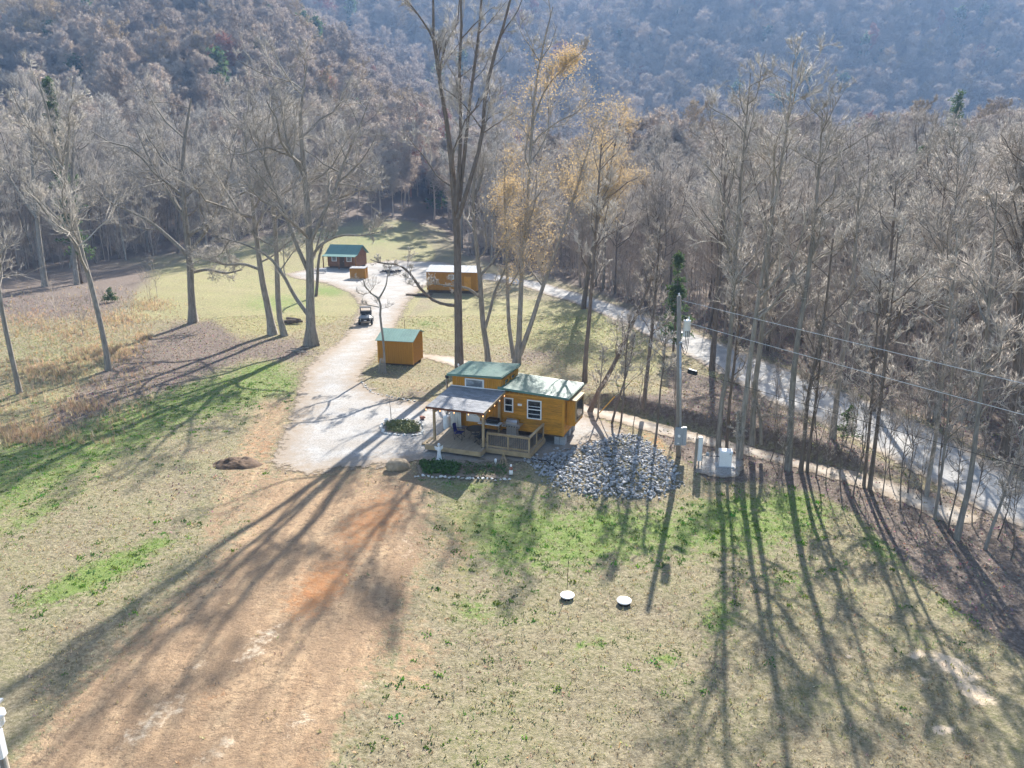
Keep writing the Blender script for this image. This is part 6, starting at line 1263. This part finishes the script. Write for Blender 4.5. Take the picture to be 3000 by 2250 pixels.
for u_ in (0.9, 3.9):
    wi = bx('window', glass_mid, bc, u_, u_ + 0.8, -0.03, -0.016, 1.3, 2.2); bx('frame', white_p, wi, u_ - 0.1, u_, -0.06, -0.016, 1.2, 2.3); bx('frame', white_p, wi, u_ + 0.8, u_ + 0.9, -0.06, -0.016, 1.2, 2.3); bx('frame', white_p, wi, u_, u_ + 0.8, -0.06, -0.016, 2.2, 2.3); bx('sill', white_p, wi, u_, u_ + 0.8, -0.06, -0.016, 1.2, 1.3)
d_ = bx('door', lumber_dark, bc, 2.4, 3.3, -0.03, -0.016, 0.32, 2.25); bx('handle', steel, d_, 3.15, 3.2, -0.08, -0.031, 1.2, 1.3)
for x in (-0.3, 2.8, 5.9): bx('porch_post', logwall, bc, x - 0.08, x + 0.08, -1.3, -1.14, -0.2, 2.15)
MB().add([(-0.5, -1.4, 2.18), (6.1, -1.4, 2.18), (6.1, -0.2, 2.46), (-0.5, -0.2, 2.46), (-0.5, -1.4, 2.24), (6.1, -1.4, 2.24), (6.1, -0.2, 2.52), (-0.5, -0.2, 2.52)], [(0, 3, 2, 1), (4, 5, 6, 7), (0, 1, 5, 4), (1, 2, 6, 5), (2, 3, 7, 6), (3, 0, 4, 7)]).build('porch_roof', green_metal, bc)
PL3 = gp(1027, 817); cs = gable_shed('pump_shed', 'tiny boxy mustard shed with grey lid in front of the log cabin', tuple(PL3), math.radians(-4), 2.55, 1.6, 1.75, 1.85, 1.55, mustard_shed, shingle_m, 0.6, over=0.06, skid=0.05)
# picnic table by the log cabin
pt = thing('picnic_table', 'blue-grey picnic table on the gravel left of the log cabin', 'picnic table', at_px(942, 800), 0.3)
for k in range(5): bx('table_board', grey_box, pt, -0.9, 0.9, -0.37 + 0.15 * k, -0.23 + 0.15 * k, 0.72, 0.76)
for s in (-1, 1):
    bx('bench', grey_box, pt, -0.9, 0.9, s * 0.70 - 0.13, s * 0.70 + 0.13, 0.42, 0.46)
    MB().beam((s * 0.65, -0.75, 0), (s * 0.65, -0.25, 0.72), 0.09, 0.04).beam((s * 0.65, 0.75, 0), (s * 0.65, 0.25, 0.72), 0.09, 0.04).beam((s * 0.65, -0.8, 0.39), (s * 0.65, 0.8, 0.39), 0.05, 0.09).build('leg_frame', grey_box, pt)
def log_heap(label, px, n, L_, rad, seed, m_, spread=0.6):
    r = random.Random(seed); t = thing('log_pile', label, 'log pile', at_px(*px))
    for k in range(n):
        a = r.uniform(-0.5, 0.5) + (math.pi if r.random() < 0.5 else 0); c0 = Vector((r.gauss(0, spread), r.gauss(0, spread * 0.5), rad + 0.8 * rad * (k // 3))); l_ = L_ * r.uniform(0.6, 1.1) / 2; d = Vector((math.cos(a), math.sin(a), r.uniform(-0.08, 0.12))); q = rad * r.uniform(0.6, 1.1)
        MB().tube([c0 - d * l_, c0 + Vector((0, r.uniform(-0.06, 0.06), 0.03)), c0 + d * l_], [q, q * 0.95, q * 0.8], 8).build('log', m_, t, smooth=False)
log_heap('heap of fallen logs between the twin oak and the flared oak', (862, 948), 7, 2.4, 0.16, 4, log_m)
log_heap('dark burnt brush heap on the gravel beside the long shed', (1140, 800), 12, 1.9, 0.12, 5, black_m, 0.7)
log_heap('loose pale branches lying at the roots of the flared oak', (872, 1030), 6, 1.6, 0.06, 6, wood_grey, 0.8)
bm_ = thing('dark_ramp', 'low dark timber ramp at the left end of the long shed', 'ramp', at_px(1222, 866), math.radians(-10))
for k in range(6): bx('board', lumber_dark, bm_, -1.6, 2.2, -0.5 + 0.2 * k, -0.32 + 0.2 * k, 0.16, 0.22)
MB().beam((-1.5, -0.4, 0.08), (2.1, -0.4, 0.08), 0.12, 0.14).beam((-1.5, 0.5, 0.08), (2.1, 0.5, 0.08), 0.12, 0.14).build('bearer', lumber_dark, bm_)
mp = thing('marker_post', 'slim brown post with white box by the far end of the mustard shed', 'post', at_px(1187, 985)); MB().tube([(0, 0, -0.2), (0, 0, 1.7)], 0.03, 6).build('post', log_m, mp); bx('box', white_p, mp, -0.45, -0.05, -0.1, 0.1, 0.0, 0.22)
# sleeve of slats round the young tree
sb_ = gp(1120, 1093); sl2 = thing('tree_guard', 'bundle of grey slats leaning round the foot of the young tree', 'tree guard', tuple(sb_))
for k in range(11):
    a = k * 6.283 / 11; MB().beam((0.36 * math.cos(a), 0.30 * math.sin(a), 0.0), (0.20 * math.cos(a + 0.25) + 0.08, 0.16 * math.sin(a + 0.25), 1.25 + 0.1 * (k % 2)), 0.07, 0.02).build('slat', wood_grey, sl2)

# ---------------------------------------------------------------- utility vehicle on the drive
P = gp(1073, 948); uv = thing('utility_vehicle', 'grey side-by-side utility vehicle facing the camera on the gravel drive', 'utility vehicle', (P[0], P[1], P[2] + 0.05), math.radians(8))
bd = MB().add(*(lambda pr: ([(x, y, z) for x in (-0.62, 0.62) for y, z in pr], [tuple(range(len(pr) - 1, -1, -1)), tuple(range(len(pr), 2 * len(pr)))] + [(i, (i + 1) % len(pr), len(pr) + (i + 1) % len(pr), len(pr) + i) for i in range(len(pr))]))([(-1.35, 0.42), (-1.42, 0.62), (-1.38, 0.86), (-0.75, 1.06), (-0.62, 1.0), (-0.55, 0.55), (0.55, 0.55), (0.62, 0.95), (1.45, 0.98), (1.45, 0.5), (1.2, 0.42)])).build('body', utv_grey, uv)
MB().add([(-0.58, -1.36, 0.872), (0.58, -1.36, 0.872), (0.60, -0.78, 1.075), (-0.60, -0.78, 1.075), (-0.5, -1.30, 0.93), (0.5, -1.30, 0.93), (0.52, -0.82, 1.11), (-0.52, -0.82, 1.11)], [(0, 3, 2, 1), (4, 5, 6, 7), (0, 1, 5, 4), (1, 2, 6, 5), (2, 3, 7, 6), (3, 0, 4, 7)]).build('hood', utv_grey, uv)
MB().cham(-0.5, 0.5, -1.47, -1.42, 0.45, 0.84, 0.01).build('grille', black_m, uv); MB().tube([(-0.45, -1.50, 0.5), (-0.45, -1.58, 0.5), (0.45, -1.58, 0.5), (0.45, -1.50, 0.5)], 0.03, 8).tube([(-0.40, -1.56, 0.5), (-0.40, -1.56, 0.78), (0.40, -1.56, 0.78), (0.40, -1.56, 0.5)], 0.025, 8).build('bumper', black_m, uv)
bx('winch', white_p, uv, -0.16, 0.12, -1.55, -1.472, 0.56, 0.64)
for s in (-1, 1):
    MB().cham(s * 0.46 - 0.1, s * 0.46 + 0.1, -1.455, -1.40, 0.70, 0.83, 0.015).build('headlight', white_p, uv); MB().add([(s * 0.50, -1.45, 0.80), (s * 0.80, -1.35, 0.78), (s * 0.80, -0.65, 0.80), (s * 0.62, -0.65, 0.90), (s * 0.50, -1.45, 0.86), (s * 0.80, -1.35, 0.84), (s * 0.80, -0.65, 0.86), (s * 0.62, -0.65, 0.97)], [(0, 1, 2, 3), (7, 6, 5, 4), (0, 4, 5, 1), (1, 5, 6, 2), (2, 6, 7, 3), (3, 7, 4, 0)]).build('fender', black_m, uv)
    for y_ in (-0.98, 0.98):
        wh = MB().tube([(s * 0.60, y_, 0.33), (s * 0.63, y_, 0.33), (s * 0.80, y_, 0.33), (s * 0.83, y_, 0.33)], [0.27, 0.33, 0.33, 0.27], 20).build('wheel', rubber, uv); MB().tube([(s * 0.831, y_, 0.33), (s * 0.845, y_, 0.33)], [0.19, 0.15], 14).build('rim', galv, wh)
    MB().tube([(s * 0.62, -0.78, 0.98), (s * 0.60, -0.25, 1.86), (s * 0.60, 0.55, 1.88), (s * 0.62, 0.68, 0.95)], 0.032, 8).build('roll_cage', black_m, uv)
    bx('seat', black_m, uv, s * 0.30 - 0.26, s * 0.30 + 0.26, 0.0, 0.48, 0.60, 0.74); MB().add([(s * 0.30 - 0.24, 0.42, 0.745), (s * 0.30 + 0.24, 0.42, 0.745), (s * 0.30 + 0.22, 0.56, 1.3), (s * 0.30 - 0.22, 0.56, 1.3), (s * 0.30 - 0.24, 0.52, 0.745), (s * 0.30 + 0.24, 0.52, 0.745), (s * 0.30 + 0.22, 0.64, 1.3), (s * 0.30 - 0.22, 0.64, 1.3)], [(0, 1, 2, 3), (7, 6, 5, 4), (0, 4, 5, 1), (1, 5, 6, 2), (2, 6, 7, 3), (3, 7, 4, 0)]).build('seat_back', black_m, uv)
MB().cham(-0.66, 0.66, -0.40, 0.70, 1.89, 1.95, 0.02).build('roof', black_m, uv); MB().tube([(0.2, -0.45, 1.12), (0.3, -0.15, 1.02)], 0.02, 6).lathe([(0.17, 0), (0.19, 0.015), (0.17, 0.03)], (0.3, -0.13, 1.03), 14).build('steering_wheel', black_m, uv)
MB().add([(-0.60, 0.72, 0.985), (0.60, 0.72, 0.985), (0.60, 1.48, 0.985), (-0.60, 1.48, 0.985), (-0.68, 0.70, 1.25), (0.68, 0.70, 1.25), (0.68, 1.52, 1.25), (-0.68, 1.52, 1.25), (-0.62, 0.76, 1.25), (0.62, 0.76, 1.25), (0.62, 1.46, 1.25), (-0.62, 1.46, 1.25), (-0.56, 0.78, 1.0), (0.56, 0.78, 1.0), (0.56, 1.44, 1.0), (-0.56, 1.44, 1.0)], [(0, 3, 2, 1), (0, 1, 5, 4), (1, 2, 6, 5), (2, 3, 7, 6), (3, 0, 4, 7), (4, 5, 9, 8), (5, 6, 10, 9), (6, 7, 11, 10), (7, 4, 8, 11), (8, 9, 13, 12), (9, 10, 14, 13), (10, 11, 15, 14), (11, 8, 12, 15), (12, 13, 14, 15)]).build('cargo_bed', black_m, uv)
#@@OBJ_END
# ---------------------------------------------------------------- haze over the valley
hb = MB().box(-1700, 1700, -400, 1700, -12, 285).build('haze', None)
hm = bpy.data.materials.new('haze_air'); hm.use_nodes = True; nt, N, L = nodes_of(hm); N.clear()
pv = N.new('ShaderNodeVolumePrincipled'); pv.inputs['Color'].default_value = (0.38, 0.60, 1.0, 1); pv.inputs['Density'].default_value = HAZE_DENSITY; pv.inputs['Anisotropy'].default_value = 0.0
ov = N.new('ShaderNodeOutputMaterial'); L.new(pv.outputs[0], ov.inputs['Volume']); hb.data.materials.append(hm)
tag(hb, 'thin blue haze hanging over the valley', 'haze', kind='stuff')
